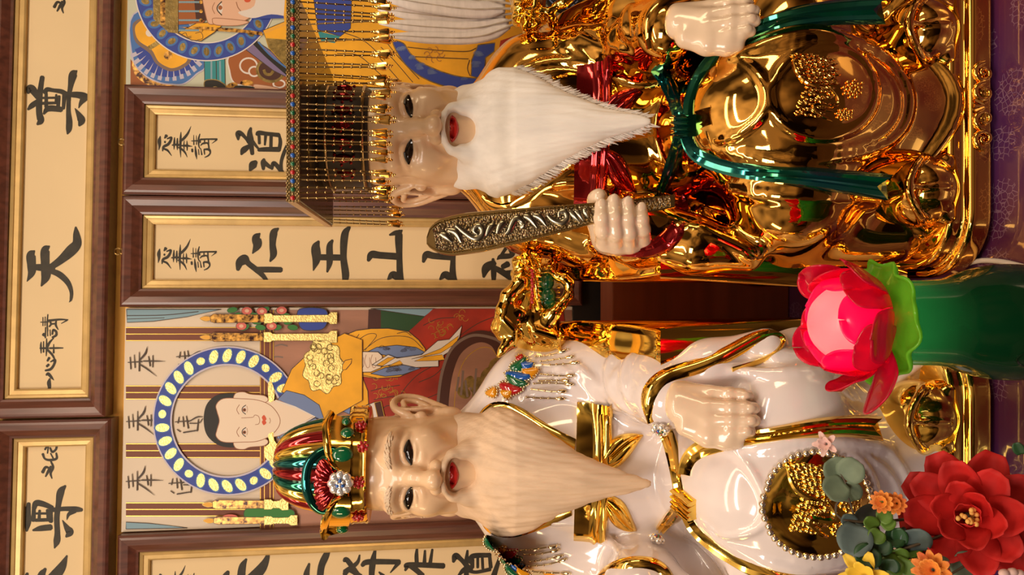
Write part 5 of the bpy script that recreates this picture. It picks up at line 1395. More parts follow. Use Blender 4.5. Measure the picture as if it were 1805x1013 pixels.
# chair back
RB = [(1010, 800), (1018, 620), (1045, 450), (1100, 310), (1190, 230), (1290, 205), (1380, 245), (1430, 340), (1480, 480), (1560, 640)]
a.poly(RB + [(1560, 900), (1010, 900)], P_ROSE, F7); a.line(RB, 21, P_DKB, F7, 8); a.line([(x - 32 if i < 6 else x + 22, y - 8) for i, (x, y) in enumerate(RB)], 5, P_TAUPE, F7, 8); a.line([(1090, 800), (1100, 600), (1130, 450), (1180, 350), (1270, 285), (1350, 290), (1400, 370), (1450, 470)], 1.4, P_GOLDL, F7, 8)
for c in ((1370, 400, 35, 55), (1320, 470, 40, 60), (1250, 540, 45, 60), (1190, 520, 30, 50), (1160, 590, 50, 40), (1270, 620, 60, 45)): a.oval(c[:2], c[2], c[3], P_OLIVE, .6, F7)
for k in range(12): a.line([(1110 + 30 * k, 420 + rr.uniform(-60, 250)), (1125 + 30 * k, 470 + rr.uniform(-60, 250))], 4, P_TAUPE, F7)
o = a.done(pc.panel)
a = Paint(pc, 'painted_halo', o)
HC = (400.5, 741.5)
a.arc(HC, 131.5, 97.5, 0, 2 * PI, P_LILAC, 90); a.arc(HC, 129, 100.5, 0, 2 * PI, P_BLUE, 90)
for k in range(30):
    t = 2 * PI * (k + .5) / 30; sw = .35 * math.sin(t * 2 + .4); m_ = 9 if k % 5 else 5
    for f_, mm in ((1.0, P_BLUE2), (.82, P_LEAF)): a.oval((HC[0] + 115 * math.cos(t), HC[1] + 115 * math.sin(t)), (15 if k % 5 else 8) * f_, 9 * f_, mm, t + (.5 if math.cos(t) > -.3 else 0) * (1 if math.sin(t) < 0 else -1) + sw, n=16)
a.oval((470, 600), 1, 1, P_GOLDL)
o = a.done(pc.panel, 'blue halo ring set with gold leaf drops')
a = Paint(pc, 'painted_head', o)
# robe parts that lie over the halo
a.poly([(700, 432), (745, 330), (830, 250), (980, 170), (1060, 200), (1060, 470), (900, 560), (720, 440)], P_YEL, F4, line=P_LINE)
a.poly([(685, 462), (722, 425), (800, 445), (868, 490), (892, 560), (850, 545), (700, 640), (680, 640)], P_WAVE, F4, line=P_LINE); a.poly([(690, 625), (850, 548), (885, 570), (800, 650), (700, 665)], P_WAVE, F4, line=P_LINE)
a.poly([(610, 470), (690, 470), (845, 540), (690, 628), (620, 640)], P_SKIN, F4, line=P_LINE2); a.line([(672, 470), (760, 500), (848, 542), (760, 590), (680, 625)], 3.2, P_WHITE, F4); 
a.poly([(352, 555), (362, 495), (395, 455), (440, 440), (500, 440), (545, 452), (545, 660), (500, 678), (440, 676), (395, 655), (362, 615)], P_HAIR, F4, True)
for s in (-1, 1): a.poly([(488, 560 + s * 92), (495, 560 + s * 122), (530, 560 + s * 128), (560, 560 + s * 118), (620, 560 + s * 112), (640, 560 + s * 95), (620, 560 + s * 80), (540, 560 + s * 85)], P_SKIN, F4, True, P_LINE2)
a.poly([(412, 520), (408, 490), (440, 462), (520, 462), (600, 470), (660, 500), (694, 560), (665, 615), (600, 650), (520, 656), (440, 655), (408, 630), (412, 600), (422, 560)], P_SKIN, F4, True, P_LINE2)
for s in (-1, 1):
    y = 560 + s * 50
    a.oval((534, y), 9, 17, P_WHITE, 0, F4); a.oval((534, y + 2), 8, 8, P_RUST, 0, F4); a.oval((534, y + 2), 4, 4, P_HAIR, 0, F4)
    a.line([(541, y - 20), (526, y - 8), (525, y + 8), (540, y + 22)], 1.5, P_LINE, F4, 5); a.line([(512, y - 22), (500, y), (510, y + 22)], 1.1, P_LINE2, F4, 5); a.line([(545, y - 16), (548, y), (545, y + 14)], .7, P_LINE2, F4, 5)
a.line([(520, 548), (570, 545), (580, 535), (596, 540), (602, 556), (598, 574), (582, 578)], .9, P_LINE2, F4, 5)
a.poly([(612, 545), (622, 535), (632, 552), (628, 560), (632, 570), (620, 580), (612, 566), (616, 558)], P_LIPS, F4, True); a.line([(646, 548), (650, 560), (646, 572)], .9, P_LINE2, F4, 4)
a.poly([(640, 392), (655, 388), (668, 430), (664, 470), (645, 475), (640, 440)], P_LEAF, F4, True); a.poly([(640, 625), (662, 612), (668, 650), (690, 680), (680, 720), (650, 740), (625, 720), (625, 680), (645, 660)], P_LEAF, F4, True)
o = a.done(pc.panel, 'painted face with black cropped hair and gold earrings')
a = Paint(pc, 'painted_sceptre', o)
pts = []
for k in range(56):
    t = 2 * PI * k / 56; r = 1 + .085 * math.cos(9 * t); pts.append((195 + 135 * r * math.cos(t) * (1 + .1 * math.sin(t)), 405 + 182 * r * math.sin(t)))
a.poly(pts, P_LEAF, F7, line=P_OLIVE, lw=1.4)
for k in range(24):
    cx, cy = 195 + rr.uniform(-95, 95), 405 + rr.uniform(-135, 135); t0 = rr.uniform(0, 6); a.line([(cx + (26 - 2 * t) * math.cos(t0 + t), cy + (26 - 2 * t) * math.sin(t0 + t)) for t in np.linspace(0, 5.5, 14)], 1.5, P_OLIVE, F7)
a.poly([(325, 400), (345, 370), (390, 360), (385, 390), (350, 432), (325, 435)], P_YEL, F7, line=P_LINE)
o = a.done(pc.panel, 'gold cloud-shaped sceptre head')
a = Paint(pc, 'painted_flower_pot', o)
a.poly([(780, 62), (890, 62), (905, 110), (880, 152), (800, 155), (775, 120)], P_BLUE, F4, True, P_LINE)
for k in range(16): a.oval((480 + 18 * k, 66 + (k % 4) * 26), 24, 13, P_LEAFG, rr.uniform(-.6, .6), F4, 10, P_LINE, .7)
for c in ((520, 138), (545, 70), (612, 72), (655, 138), (700, 68)):
    a.oval(c, 24, 18, P_PINK, 0, F4, 14, P_LINE, .7); a.oval(c, 10, 8, P_PEACH, 0, F4, 10)
o = a.done(pc.panel)
a = Paint(pc, 'painted_foliage', o)
a.oval((470, 992), 36, 14, P_PINK, 0, F4, 14); a.poly([(540, 955), (620, 945), (740, 955), (755, 985), (700, 1000), (550, 1000)], P_LEAFG, F4, True, P_LINE)
for yc, x0, x1, x2, hw in ((104, 335, 622, 948, 20), (187, 335, 620, 948, 20), (934, 345, 622, 730, 20), (1006, 350, 622, 770, 17)):
    o = a.done(pc.panel); a = Paint(pc, 'painted_candle', o)
    a.poly([(x0, yc), (x0 + 25, yc - 10), (x0 + 52, yc - 4), (x0 + 52, yc + 6), (x0 + 25, yc + 12)], P_FLAME, F4, True, P_OLIVE, .8)
    a.poly([(x0 + 46, yc - hw * .55), (x0 + 60, yc - hw), (x1, yc - hw * .85), (x1, yc + hw * .85), (x0 + 65, yc + hw), (x0 + 48, yc + hw * .7)], P_GLIT, F4, line=P_DKB, lw=.8)
    a.poly([(x1, yc - hw * 1.1), (x1 + 30, yc - hw * 1.1), (x1 + 40, yc - hw * .7), (x2 - 40, yc - hw * .8), (x2 - 28, yc - hw * 1.4), (x2, yc - hw * 1.4), (x2, yc + hw * 1.2), (x2 - 28, yc + hw * 1.3), (x2 - 40, yc + hw * .8), (x1 + 40, yc + hw * .8), (x1 + 30, yc + hw * 1.1), (x1, yc + hw * 1.1)], P_LEAF, F4, line=P_OLIVE, lw=.8)
o = a.done(pc.panel)

# right-hand panel
pr = painting('painted_panel', 'painted panel of a bearded haloed emperor behind the beaded crown', 230, 1010, -240, 156, P_PALEG)
F8 = lambda q: (230 + q[0] / 5.9586, q[1] / 5.9586); F9 = lambda q: (660 + q[0] / 5.309, q[1] / 5.309)
o = .0125
a = Paint(pr, 'painted_backdrop', o)
a.poly([(0, 620), (120, 780), (320, 900), (530, 940), (0, 935)], P_RUST, F8)
a.poly([(30, 640), (90, 740), (240, 840), (420, 890), (525, 910), (520, 942), (380, 940), (200, 900), (60, 800), (20, 700)], P_GLIT, F8, True)
a.poly([(30, 150), (20, 600), (140, 780), (300, 865), (430, 885), (560, 880), (690, 780), (780, 640), (500, 100)], P_BLUE2, F8, True, P_LILAC, 2.4)
for k in range(13):
    t = 2.75 - k * .19; a.line([(410 + 250 * math.cos(t), 420 + 230 * math.sin(t)), (400 + 430 * math.cos(t), 430 + 430 * math.sin(t) * .98)], 7, P_LILAC, F8); a.line([(410 + 250 * math.cos(t + .09), 420 + 230 * math.sin(t + .09)), (400 + 360 * math.cos(t + .09), 430 + 380 * math.sin(t + .09))], 9, P_BLUE, F8)
a.poly([(40, 230), (25, 330), (60, 450), (200, 560), (260, 660), (360, 730), (450, 748), (560, 710), (640, 620), (600, 400), (200, 200)], P_TAUPE, F8, True)
a.poly([(70, 250), (48, 330), (90, 430), (220, 520), (290, 640), (380, 700), (450, 715), (540, 680), (600, 610), (560, 400), (200, 210)], P_YEL, F8, True)
a.line([(190, 510), (300, 440)], 8, P_OLIVE, F8); a.oval((394, 582), 46, 44, P_GLIT, 0, F8); a.oval((200, 345), 40, 40, P_WHITE, 0, F8)
a.poly([(775, 640), (990, 620), (995, 960), (780, 950)], P_TEAL, F8, line=P_LINE); a.line([(850, 640), (850, 950)], 3, P_SKY, F8); a.line([(900, 640), (905, 950)], 1.4, P_LINE, F8); a.line([(940, 640), (945, 900)], 3, P_SKY, F8)
a.poly([(1030, 600), (1200, 500), (1760, 800), (1760, 960), (1200, 900), (1080, 860), (1040, 740)], P_RUST, F8, True, P_WHITE, 2.5)
for c in ((1240, 690, 90, 80), (1300, 750, 55, 50), (1560, 880, 60, 40)): a.oval(c[:2], c[2], c[3], P_RUST, 0, F8, 24, P_WHITE, 3)
a.oval((1470, 740, 0), 140, 115, P_DKB, .2, F8, 26, P_OLIVE, 5); a.line([(1400, 730), (1420, 775), (1470, 780), (1500, 745)], 5, P_OLIVE, F8, 5)
a.poly([(1210, 520), (1320, 430), (1480, 540), (1680, 760), (1680, 830), (1500, 740)], P_PURP, F8, line=P_LINE); a.line([(1300, 440), (1450, 590), (1680, 790)], 9, P_HAIR, F8, 5); a.line([(1340, 440), (1480, 590), (1690, 750)], 3, P_BLUE2, F8, 5)
a.poly([(775, 860), (830, 835), (920, 845), (1000, 900), (980, 955), (930, 955), (900, 910), (850, 930), (860, 950), (790, 950)], P_HAIR, F8, True, P_OLIVE, 1.6)
a.oval((1060, 910), 70, 40, P_GLIT, -.4, F8); a.oval((1220, 870), 70, 30, P_GLIT, 0, F8); a.poly([(1110, 970), (1180, 920), (1300, 910), (1420, 900), (1560, 950), (1560, 990), (1120, 985)], P_PEACH, F8, True, P_LINE2); a.poly([(1290, 900), (1330, 885), (1540, 920), (1550, 960), (1320, 935)], P_PEACH, F8, True, P_LINE2); a.poly([(1050, 950), (1120, 900), (1280, 910), (1290, 930), (1140, 940), (1080, 970)], P_HAIR, F8, True)
o = a.done(pr.panel)
a = Paint(pr, 'painted_halo', o)
HC = (364, -19)
a.arc(HC, 127, 93.5, 0, 2 * PI, P_WHITE, 80); a.arc(HC, 125, 95.5, 0, 2 * PI, P_BLUE, 80)
for k in range(32):
    t = 2 * PI * k / 32
    for f_, mm in ((1, P_BLUE2), (.62, P_OLIVE)): a.oval((HC[0] + 110 * math.cos(t), HC[1] + 110 * math.sin(t)), 12 * f_, 8.2 * f_, mm, t + .5 * (1 if k % 2 else -.2), n=16)
o = a.done(pr.panel, 'blue halo ring with olive drops')
a = Paint(pr, 'painted_emperor', o)
a.poly([(500, 340), (700, 240), (1000, 235), (880, 340), (740, 430), (640, 420)], P_YEL, F8, line=P_LINE)
for L in ([(540, 360), (580, 345), (600, 385), (640, 380)], [(680, 350), (740, 340), (760, 400), (700, 420)], [(590, 400), (640, 395)]): a.line(L, 1, P_LINE, F8, 5)
a.poly([(230, -300), (500, -300), (500, 350), (400, 340), (240, 200)], P_OLIVE, F8); a.poly([(312, -300), (365, -300), (365, 265), (312, 250)], P_GLIT, F8)
a.poly([(505, -200), (780, -200), (800, 200), (760, 240), (505, 260)], P_RUST, F8); a.poly([(650, -200), (780, -200), (800, 210), (690, 230)], P_DKB, F8)
for y in (-80, 22, 118, 212, 318): 
    for x in range(515, 715, 18): a.oval((x, y), 10, 12, P_SKY, 0, F8, 8)
    a.oval((740, y), 20, 20, P_GLIT, 0, F8, 10)
a.poly([(780, -260), (1300, -260), (1340, 60), (1260, 180), (1100, 250), (900, 255), (800, 200)], P_PEACH, F8, True, P_LINE2)
a.poly([(860, 215), (900, 190), (1180, 215), (1240, 235), (1120, 268), (900, 262)], P_PEACH, F8, True, P_LINE2)
for y in (85, -150): a.oval((943, y), 26, 60, P_WHITE, 0, F8); a.oval((943, y - 5), 22, 24, P_RUST, 0, F8); a.line([(960, y - 70), (915, y - 20), (915, y + 25), (960, y + 75)], 2, P_LINE, F8, 6); a.line([(885, y - 60), (860, y), (885, y + 60)], 1.2, P_LINE2, F8, 5)
a.line([(1110, 20), (1130, 80), (1170, 130)], 1.5, P_LINE2, F8, 5); a.poly([(1190, -80), (1260, -90), (1260, 10), (1200, 15)], P_LIPS, F8, True)
a.poly([(1270, 200), (1680, 190), (1760, 190), (1760, 90), (1300, 120)], P_BLUE, F8); a.poly([(1130, 130), (1300, 60), (1360, -200), (1800, -260), (1800, 150), (1480, 150), (1280, 190)], P_WHITE, F8, True)
a.poly([(1390, 320), (1560, 250), (1700, 195), (1700, 430), (1420, 400)], P_YEL, F8, line=P_LINE); a.poly([(1400, 330), (1680, 210), (1680, 245), (1410, 355)], P_FLAME, F8)
a.poly([(1420, 400), (1700, 420), (1700, 760), (1560, 620), (1450, 500)], P_OLIVE, F8, line=P_GOLDL)
a.poly([(520, 285), (760, 280), (1100, 300), (1380, 335), (1390, 375), (1200, 345), (900, 325), (620, 300)], P_GLIT, F8)
# robe lower down, seen through the bead curtain and beside the head
a.poly([(500, 28), (520, -230), (1008, -230), (1008, 154), (520, 154), (512, 120)], P_YEL); a.poly([(545, -60), (622, -60), (618, 50), (600, 64), (560, 52)], P_BLUE, None, False, P_LINE); a.poly([(560, 55), (600, 64), (590, 76), (566, 72)], P_TEAL)
for L in ([(60, 440), (180, 560), (360, 770)], [(100, 380), (230, 540), (420, 740)], [(30, 520), (240, 760)], [(-300, 300), (-100, 380), (100, 560)], [(-350, 500), (-150, 520), (60, 700)]): a.line(L, 1.3, P_LINE, F9, 6)
BD = [(170, 390), (270, 405), (330, 490), (410, 570), (520, 625), (660, 680), (820, 720), (1030, 745), (1000, 825), (800, 835), (640, 800), (480, 740), (340, 650), (250, 550)]
a.poly(BD, P_BLUE, F9, True, P_OLIVE, 2); a.poly([(970, 420), (1130, 400), (1120, 480), (1040, 540), (1025, 740), (905, 712), (910, 560)], P_BLUE, F9, False, P_OLIVE, 2); a.poly([(1180, 380), (1700, 200), (1700, 700), (1130, 640)], P_RED, F9)
for k in range(26):
    cx, cy = rr.choice(((260, 470), (340, 560), (430, 640), (540, 690), (680, 740), (820, 775), (960, 620), (970, 520))); cx += rr.uniform(-25, 25); cy += rr.uniform(-20, 20)
    for q in (14, 24, 34): a.line([(cx + q * math.cos(t), cy + q * math.sin(t)) for t in np.linspace(3.4, 5.8, 7)], .7, P_WAVE, F9)
for L in ([(310, 440), (600, 470), (860, 480), (950, 450)], [(380, 530), (620, 540), (880, 550)], [(890, 560), (870, 640), (895, 710)], [(1040, 560), (1030, 660), (1045, 720)]): a.line(L, 1.2, P_LINE, F9, 6)
for k in range(8):
    t0 = k * .8; a.line([(560 + 70 * math.cos(t0) + 26 * math.cos(t), 510 + 50 * math.sin(t0) + 26 * math.sin(t)) for t in np.linspace(t0, t0 + 3.6, 9)], .8, P_LINE2, F9)
a.done(pr.panel, 'painted emperor with white beard and yellow robe')
# ------------------------------------------------------------------ altar table, cloth, step
fl_ = MB(); fl_.box((0, .3, -.02), (2.6, 2.4, .02)); q = fl_.build('floor', mat('floor_tile', (.05, .025, .015), .3, noise=.1, nscale=5), None, smooth=False); q['kind'] = 'structure'
tbl = empty('altar_table', (0, .970, 0), 'long dark wooden altar table under the two statues', 'table')
mb = MB(); mb.box((0, 0, TABLE_Z - .022), (1.1, .380, .018)); mb.build('table_top', M_STEP, tbl, smooth=False, bevel=.003)
for sx in (-1, 1):
    for sy in (-1, 1): mb = MB(); mb.box((sx * 1.02, sy * .32, (TABLE_Z - .04) / 2), (.04, .04, (TABLE_Z - .04) / 2)); mb.build('leg', M_STEP, tbl, smooth=False, bevel=.003)
cl_m = mat('plum_satin', (.13, .020, .060), .30, coat=.8, noise=.25, nscale=3.5, col2=(.055, .018, .10))
t_ = cl_m.node_tree; b_ = t_.nodes['Principled BSDF']; src = b_.inputs['Base Color'].links[0].from_socket
tcn = t_.nodes.new('ShaderNodeTexCoord')
vo = t_.nodes.new('ShaderNodeTexVoronoi'); vo.feature = 'DISTANCE_TO_EDGE'; vo.inputs['Scale'].default_value = 130; t_.links.new(tcn.outputs['Object'], vo.inputs['Vector'])
lt = t_.nodes.new('ShaderNodeMath'); lt.operation = 'LESS_THAN'; lt.inputs[1].default_value = .05; t_.links.new(vo.outputs['Distance'], lt.inputs[0])
v2 = t_.nodes.new('ShaderNodeTexVoronoi'); v2.inputs['Scale'].default_value = 13; v2.inputs['Randomness'].default_value = 1; t_.links.new(tcn.outputs['Object'], v2.inputs['Vector'])
l2 = t_.nodes.new('ShaderNodeMath'); l2.operation = 'LESS_THAN'; l2.inputs[1].default_value = .42; t_.links.new(v2.outputs['Distance'], l2.inputs[0])
ml = t_.nodes.new('ShaderNodeMath'); ml.operation = 'MULTIPLY'; t_.links.new(lt.outputs[0], ml.inputs[0]); t_.links.new(l2.outputs[0], ml.inputs[1])
m2 = t_.nodes.new('ShaderNodeMath'); m2.operation = 'MULTIPLY'; m2.inputs[1].default_value = .22; t_.links.new(ml.outputs[0], m2.inputs[0])
mm = t_.nodes.new('ShaderNodeMix'); mm.data_type = 'RGBA'; t_.links.new(m2.outputs[0], mm.inputs['Factor']); t_.links.new(src, mm.inputs[6]); mm.inputs[7].default_value = (.55, .38, .48, 1); t_.links.new(mm.outputs[2], b_.inputs['Base Color'])
mb = MB(); rows = []
for i in range(45):
    y = -.39 + .78 * i / 44; rows.append([Vector((-1.12 + 2.24 * j / 60, y, TABLE_Z - .0008)) for j in range(61)])
rows = [[Vector((v.x + .004 * math.sin(v.x * 40), -.39 - .004 - .006 * abs(math.sin(v.x * 25)) * k, TABLE_Z - .0008 - .25 * k / 5)) for v in rows[0]] for k in range(5, 0, -1)] + rows
mb.grid(rows); clo = mb.build('tablecloth', cl_m, None); clo.location = (0, .970, 0); tag(clo, 'plum satin cloth with leaf pattern spread over the altar table', 'tablecloth')
mb = MB(); mb.box((0, 0, 0), (1.0, .045, (1.095 - TABLE_Z) / 2)); st = mb.build('altar_step', M_STEP, None, smooth=False, bevel=.003); st.location = (0, 1.372, (1.095 + TABLE_Z) / 2 - .0005); tag(st, 'red-brown wooden riser board across the table behind the statues', 'riser')

# ------------------------------------------------------------------ lotus lamp
LX, LY = -.036, .700
LZ = lambda px: at(px, 560, LY).z - TABLE_Z
lamp = empty('lotus_lamp', (LX, LY, TABLE_Z), 'lit pink lotus lamp on a green glass vase between the statues', 'lamp')
def glass(name, col, tr, emit=None, es=0, rough=.12):
    m = bpy.data.materials.new(name); m.use_nodes = True; t = m.node_tree; b = t.nodes['Principled BSDF']; out = t.nodes['Material Output']
    nzt = t.nodes.new('ShaderNodeTexNoise'); nzt.inputs['Scale'].default_value = 30; rp = t.nodes.new('ShaderNodeValToRGB')
    rp.color_ramp.elements[0].color = (*[c * .85 for c in col], 1); rp.color_ramp.elements[1].color = (*[min(1, c * 1.15) for c in col], 1)
    tcn = t.nodes.new('ShaderNodeTexCoord'); t.links.new(tcn.outputs['Object'], nzt.inputs['Vector']); t.links.new(nzt.outputs['Fac'], rp.inputs['Fac']); t.links.new(rp.outputs['Color'], b.inputs['Base Color'])
    b.inputs['Roughness'].default_value = rough; b.inputs['Coat Weight'].default_value = .5
    if emit: b.inputs['Emission Color'].default_value = (*emit, 1); b.inputs['Emission Strength'].default_value = es
    tl = t.nodes.new('ShaderNodeBsdfTranslucent'); t.links.new(rp.outputs['Color'], tl.inputs['Color'])
    mxs = t.nodes.new('ShaderNodeMixShader'); mxs.inputs['Fac'].default_value = tr
    t.links.new(b.outputs[0], mxs.inputs[1]); t.links.new(tl.outputs[0], mxs.inputs[2]); t.links.new(mxs.outputs[0], out.inputs['Surface'])
    return m
M_VASE = glass('green_glass', (.003, .032, .011), .32)
M_CALYX = glass('calyx_green', (.22, .60, .04), .55, (.25, .8, .02), .12)
M_BUD = glass('bud_pink', (.92, .14, .19), .6, (1.0, .10, .14), .25, .25)
M_PETP = glass('petal_pink', (.90, .012, .16), .55, (1, .0, .14), .45, .25)
M_PETR = glass('petal_red', (.72, .010, .06), .5, (1, .0, .04), .06, .22)
zr = LZ(1550)
vp = [(.038, 0), (.042, .002), (.046, .010), (.054, .035), (.0595, .065), (.0605, .090), (.058, .115), (.052, .138), (.0455, .158), (.0435, .185), (.0435, zr - .014), (.045, zr - .007)]
vp = [tuple(p) for p in spline(vp, 4)]
mb = MB(); mb.lathe(vp, (0, 0, 0), 48); vase = mb.build('vase', M_VASE, lamp); tag(vase, 'dark green glass vase glowing at the neck')
vr = MB()
for s in (-1, 1):   # engraved leaves on the belly
    for k in range(4):
        pts = []
        for t in np.linspace(0, 1, 9):
            a = -PI / 2 - .30 + s * (.10 + .34 * t) * (1 - .15 * k); z = .085 - .018 * k + .035 * math.sin(PI * t) - .02 * t
            r = np.interp(z, [p[1] for p in vp], [p[0] for p in vp]); pts.append((r * math.cos(a), r * math.sin(a), z))
        vr.tube(pts, .0011, 5)
    pts = []
    for t in np.linspace(0, 2 * PI, 25):
        a = -PI / 2 - .30 + s * (.30 + .22 * math.cos(t)); z = .088 + .030 * math.sin(t); r = np.interp(z, [p[1] for p in vp], [p[0] for p in vp]); pts.append((r * math.cos(a), r * math.sin(a), z))
    vr.tube(pts, .0011, 5, cap=False)
vr.build('leaf_relief', M_VASE, vase)
# frilled calyx
mb = MB(); rows = []
for i, (r, z) in enumerate([(.008, zr + .003), (.044, zr + .001), (.053, zr - .002), (.058, zr), (.061, zr + .004)]):
    rows.append([Vector((r * (1 + .05 * i / 4 * math.sin(13 * a)) * math.cos(a), r * (1 + .05 * i / 4 * math.sin(13 * a)) * math.sin(a), z + .0035 * i / 4 * math.sin(9 * a + 1))) for a in np.linspace(0, 2 * PI, 91)[:-1]])
mb.grid(rows, True); q = mb.build('calyx', M_CALYX, lamp); tag(q, 'frilled light green calyx ring')
so_ = q.modifiers.new('solid', 'SOLIDIFY'); so_.thickness = .0025
C0 = zr + .002
def petal(ang, prof, width, m, name, seed=0, cup=.35, npow=.62):
    """prof: list of (radius, height) along the petal"""
    P = spline(prof, 9); N = len(P); rows = []; r_ = random.Random(seed)
    for i, q in enumerate(P):
        t = i / (N - 1); wv = width * max(.03, min(1, .42 + 1.3 * t) * math.sqrt(max(0, 1 - max(0, (t - .45) / .55) ** 2.6)))
        row = []
        for j in range(13):
            u_ = -1 + j / 6
            r = q[0] - cup * wv * (1 - math.cos(u_ * 1.1)) * (1 - .7 * t); row.append(Vector((math.cos(ang) * r - math.sin(ang) * wv * math.sin(u_ * 1.1) , math.sin(ang) * r + math.cos(ang) * wv * math.sin(u_ * 1.1), C0 + q[1] + (.0035 * math.sin(seed + u_ * 3) * t + .006 * u_ * u_ * t))))
        rows.append(row)
    mb = MB(); mb.grid(rows); o = mb.build(name, m, lamp); so_ = o.modifiers.new('solid', 'SOLIDIFY'); so_.thickness = .0012; so_.offset = 0
    return o
HB_ = LZ(1424) - C0
kh = HB_ / .10
mb = MB(); mb.lathe([(p[0], C0 + p[1]) for p in [tuple(v) for v in spline([(.018, .004), (.034, .014 * kh), (.0405, .036 * kh), (.038, .060 * kh), (.027, .080 * kh), (.011, HB_ - .005), (.002, HB_)], 5)]], (0, 0, 0), 40, wob=lambda b, i: 1 + .02 * math.sin(5 * b + i * .15))
q = mb.build('bud', M_BUD, lamp); tag(q, 'glowing pale pink flower bud')
for k in range(5):
    petal(-PI / 2 + .15 + k * 2 * PI / 5, [(.022, .0), (.0415, .018 * kh), (.0445, .040 * kh), (.041, .062 * kh), (.035, .076 * kh)], .031, M_PETP, 'petal', k, .30)
for k in range(5):
    petal(-PI / 2 + .80 + k * 2 * PI / 5, [(.024, .002), (.046, .016 * kh), (.051, .038 * kh), (.049, .056 * kh), (.048, .066 * kh)], .030, M_PETR, 'petal', k + 10, .28)
for k, dz in enumerate((0, .004, .006, .002, .0)):
    a_ = -PI / 2 - .18 + k * 2 * PI / 5
    petal(a_, [(.026, .006), (.047, .014), (.057, .026 + dz), (.061, .038 + dz), (.068, .048 + dz)], .030, M_PETR, 'petal', k + 20, .22)
petal(-PI * .84, [(.030, .004), (.054, .008), (.072, .016), (.086, .026), (.094, .034)], .030, M_PETR, 'petal', 33, .3)
for nm, z, e_, r_, c_ in (('bud_bulb', C0 + .034, .24, .010, (1, .62, .42)), ('neck_bulb', zr - .012, .85, .006, (.75, 1, .55))):
    l = bpy.data.lights.new(nm, 'POINT'); l.energy = e_; l.color = c_; l.shadow_soft_size = r_; ob = bpy.data.objects.new(nm, l); COL.objects.link(ob); ob.parent = lamp; ob.location = (0, 0, z)
def ontable(px, py, h=0.0):
    d = ray(px, py); t = (TABLE_Z + h - CAM.z) / d.z; return CAM + d * t
mb = MB(); pts = [ontable(*q, .0035) for q in ((1690, 505), (1692, 480), (1704, 466), (1730, 459), (1765, 461), (1805, 470), (1850, 482), (1900, 500))]
mb.tube([Vector(p) for p in spline(pts, 6)], .0032, 8)
cab = mb.build('power_cable', mat('white_plastic', (.72, .66, .62), .4, noise=.03, nscale=50), None); tag(cab, 'white power cable curving behind the lotus lamp on the cloth', 'cable')

# ------------------------------------------------------------------ artificial flowers in the near left corner
M_PET = mat('red_silk_petal', (.48, .008, .006), .7, noise=.22, nscale=25)
M_STAM = mat('yellow_stamen', (.80, .42, .10), .6, noise=.1, nscale=60)
M_EUC = mat('grey_green_leaf', (.14, .19, .125), .6, noise=.2, nscale=40); M_EUC2 = mat('blue_grey_leaf', (.085, .125, .125), .6, noise=.25, nscale=30)
M_LFG = mat('fresh_green_leaf', (.09, .18, .022), .45, noise=.3, nscale=30); M_DKG = mat('deep_green_leaf', (.018, .065, .020), .45, noise=.3, nscale=30)
M_STEM = mat('brown_stem', (.085, .06, .035), .6, noise=.2, nscale=40); M_ORG = mat('orange_petal', (.72, .13, .03), .6, noise=.25, nscale=50, col2=(.85, .33, .05)); M_YPET = mat('yellow_petal', (.80, .55, .05), .6, noise=.1, nscale=30); M_PKP = mat('blush_petal', (.74, .50, .46), .6, noise=.05, nscale=50)
def frame_of(n, up=(0, 0, 1)):
    n = Vector(n).normalized(); u = Vector(up) - n * n.dot(Vector(up)); u.normalize(); return u, n.cross(u), n
def silk(mb, base, dirv, nrm, L, W, curl=.25, fold=.2, tip=.55, n=9, wav=0.0):
    d = Vector(dirv).normalized(); nn = Vector(nrm); nn = (nn - d * nn.dot(d)).normalized(); s = d.cross(nn); rows = []
    for i in range(n):
        t = i / (n - 1); wv = W * (math.sin(PI * min(1, (.10 + .84 * t))) ** tip); c = Vector(base) + d * (L * t) + nn * (curl * L * t * t)
        rows.append([c + s * (wv * u_) + nn * (fold * wv * (abs(u_) - .3) + wav * math.sin(6 * t + 3 * u_)) for u_ in (-1, -.66, -.33, 0, .33, .66, 1)])
    mb.grid(rows); return mb
def thin(o, th=.0007):
    m_ = o.modifiers.new('solid', 'SOLIDIFY'); m_.thickness = th; return o
FY = .66
VP_ = Vector(at(1960, 990, .64)); VP_.z = TABLE_Z + .003
# big red bloom
c0 = at(1710, 912, .655); look = (CAM - c0).normalized(); look = (look + Vector((.05, 0, .10))).normalized()
bl = empty('red_silk_flower', c0, 'large red silk flower with yellow stamens in the lower left corner', 'flower')
U, R2, Nn = frame_of(look)
rf = random.Random(3)
for ring_, (cnt, L, W, el, r0) in enumerate(((9, .060, .021, .10, .008), (8, .054, .020, .42, .007), (6, .040, .016, .80, .005), (4, .026, .011, 1.15, .004))):
    for k in range(cnt):
        a = 2 * PI * (k + .5 * (ring_ % 2)) / cnt + rf.uniform(-.12, .12) + ring_ * .3; e_ = el + rf.uniform(-.08, .08)
        rad = U * math.cos(a) + R2 * math.sin(a); d = rad * math.cos(e_) + Nn * math.sin(e_); nn = Nn * math.cos(e_) - rad * math.sin(e_)
        mb = MB(); silk(mb, rad * r0 + Nn * (.004 * ring_), d, nn, L * rf.uniform(.84, 1.0), W * .92, rf.uniform(.05, .20), .28, .5, 9, .0012); thin(mb.build('petal', M_PET, bl))
sm = MB()
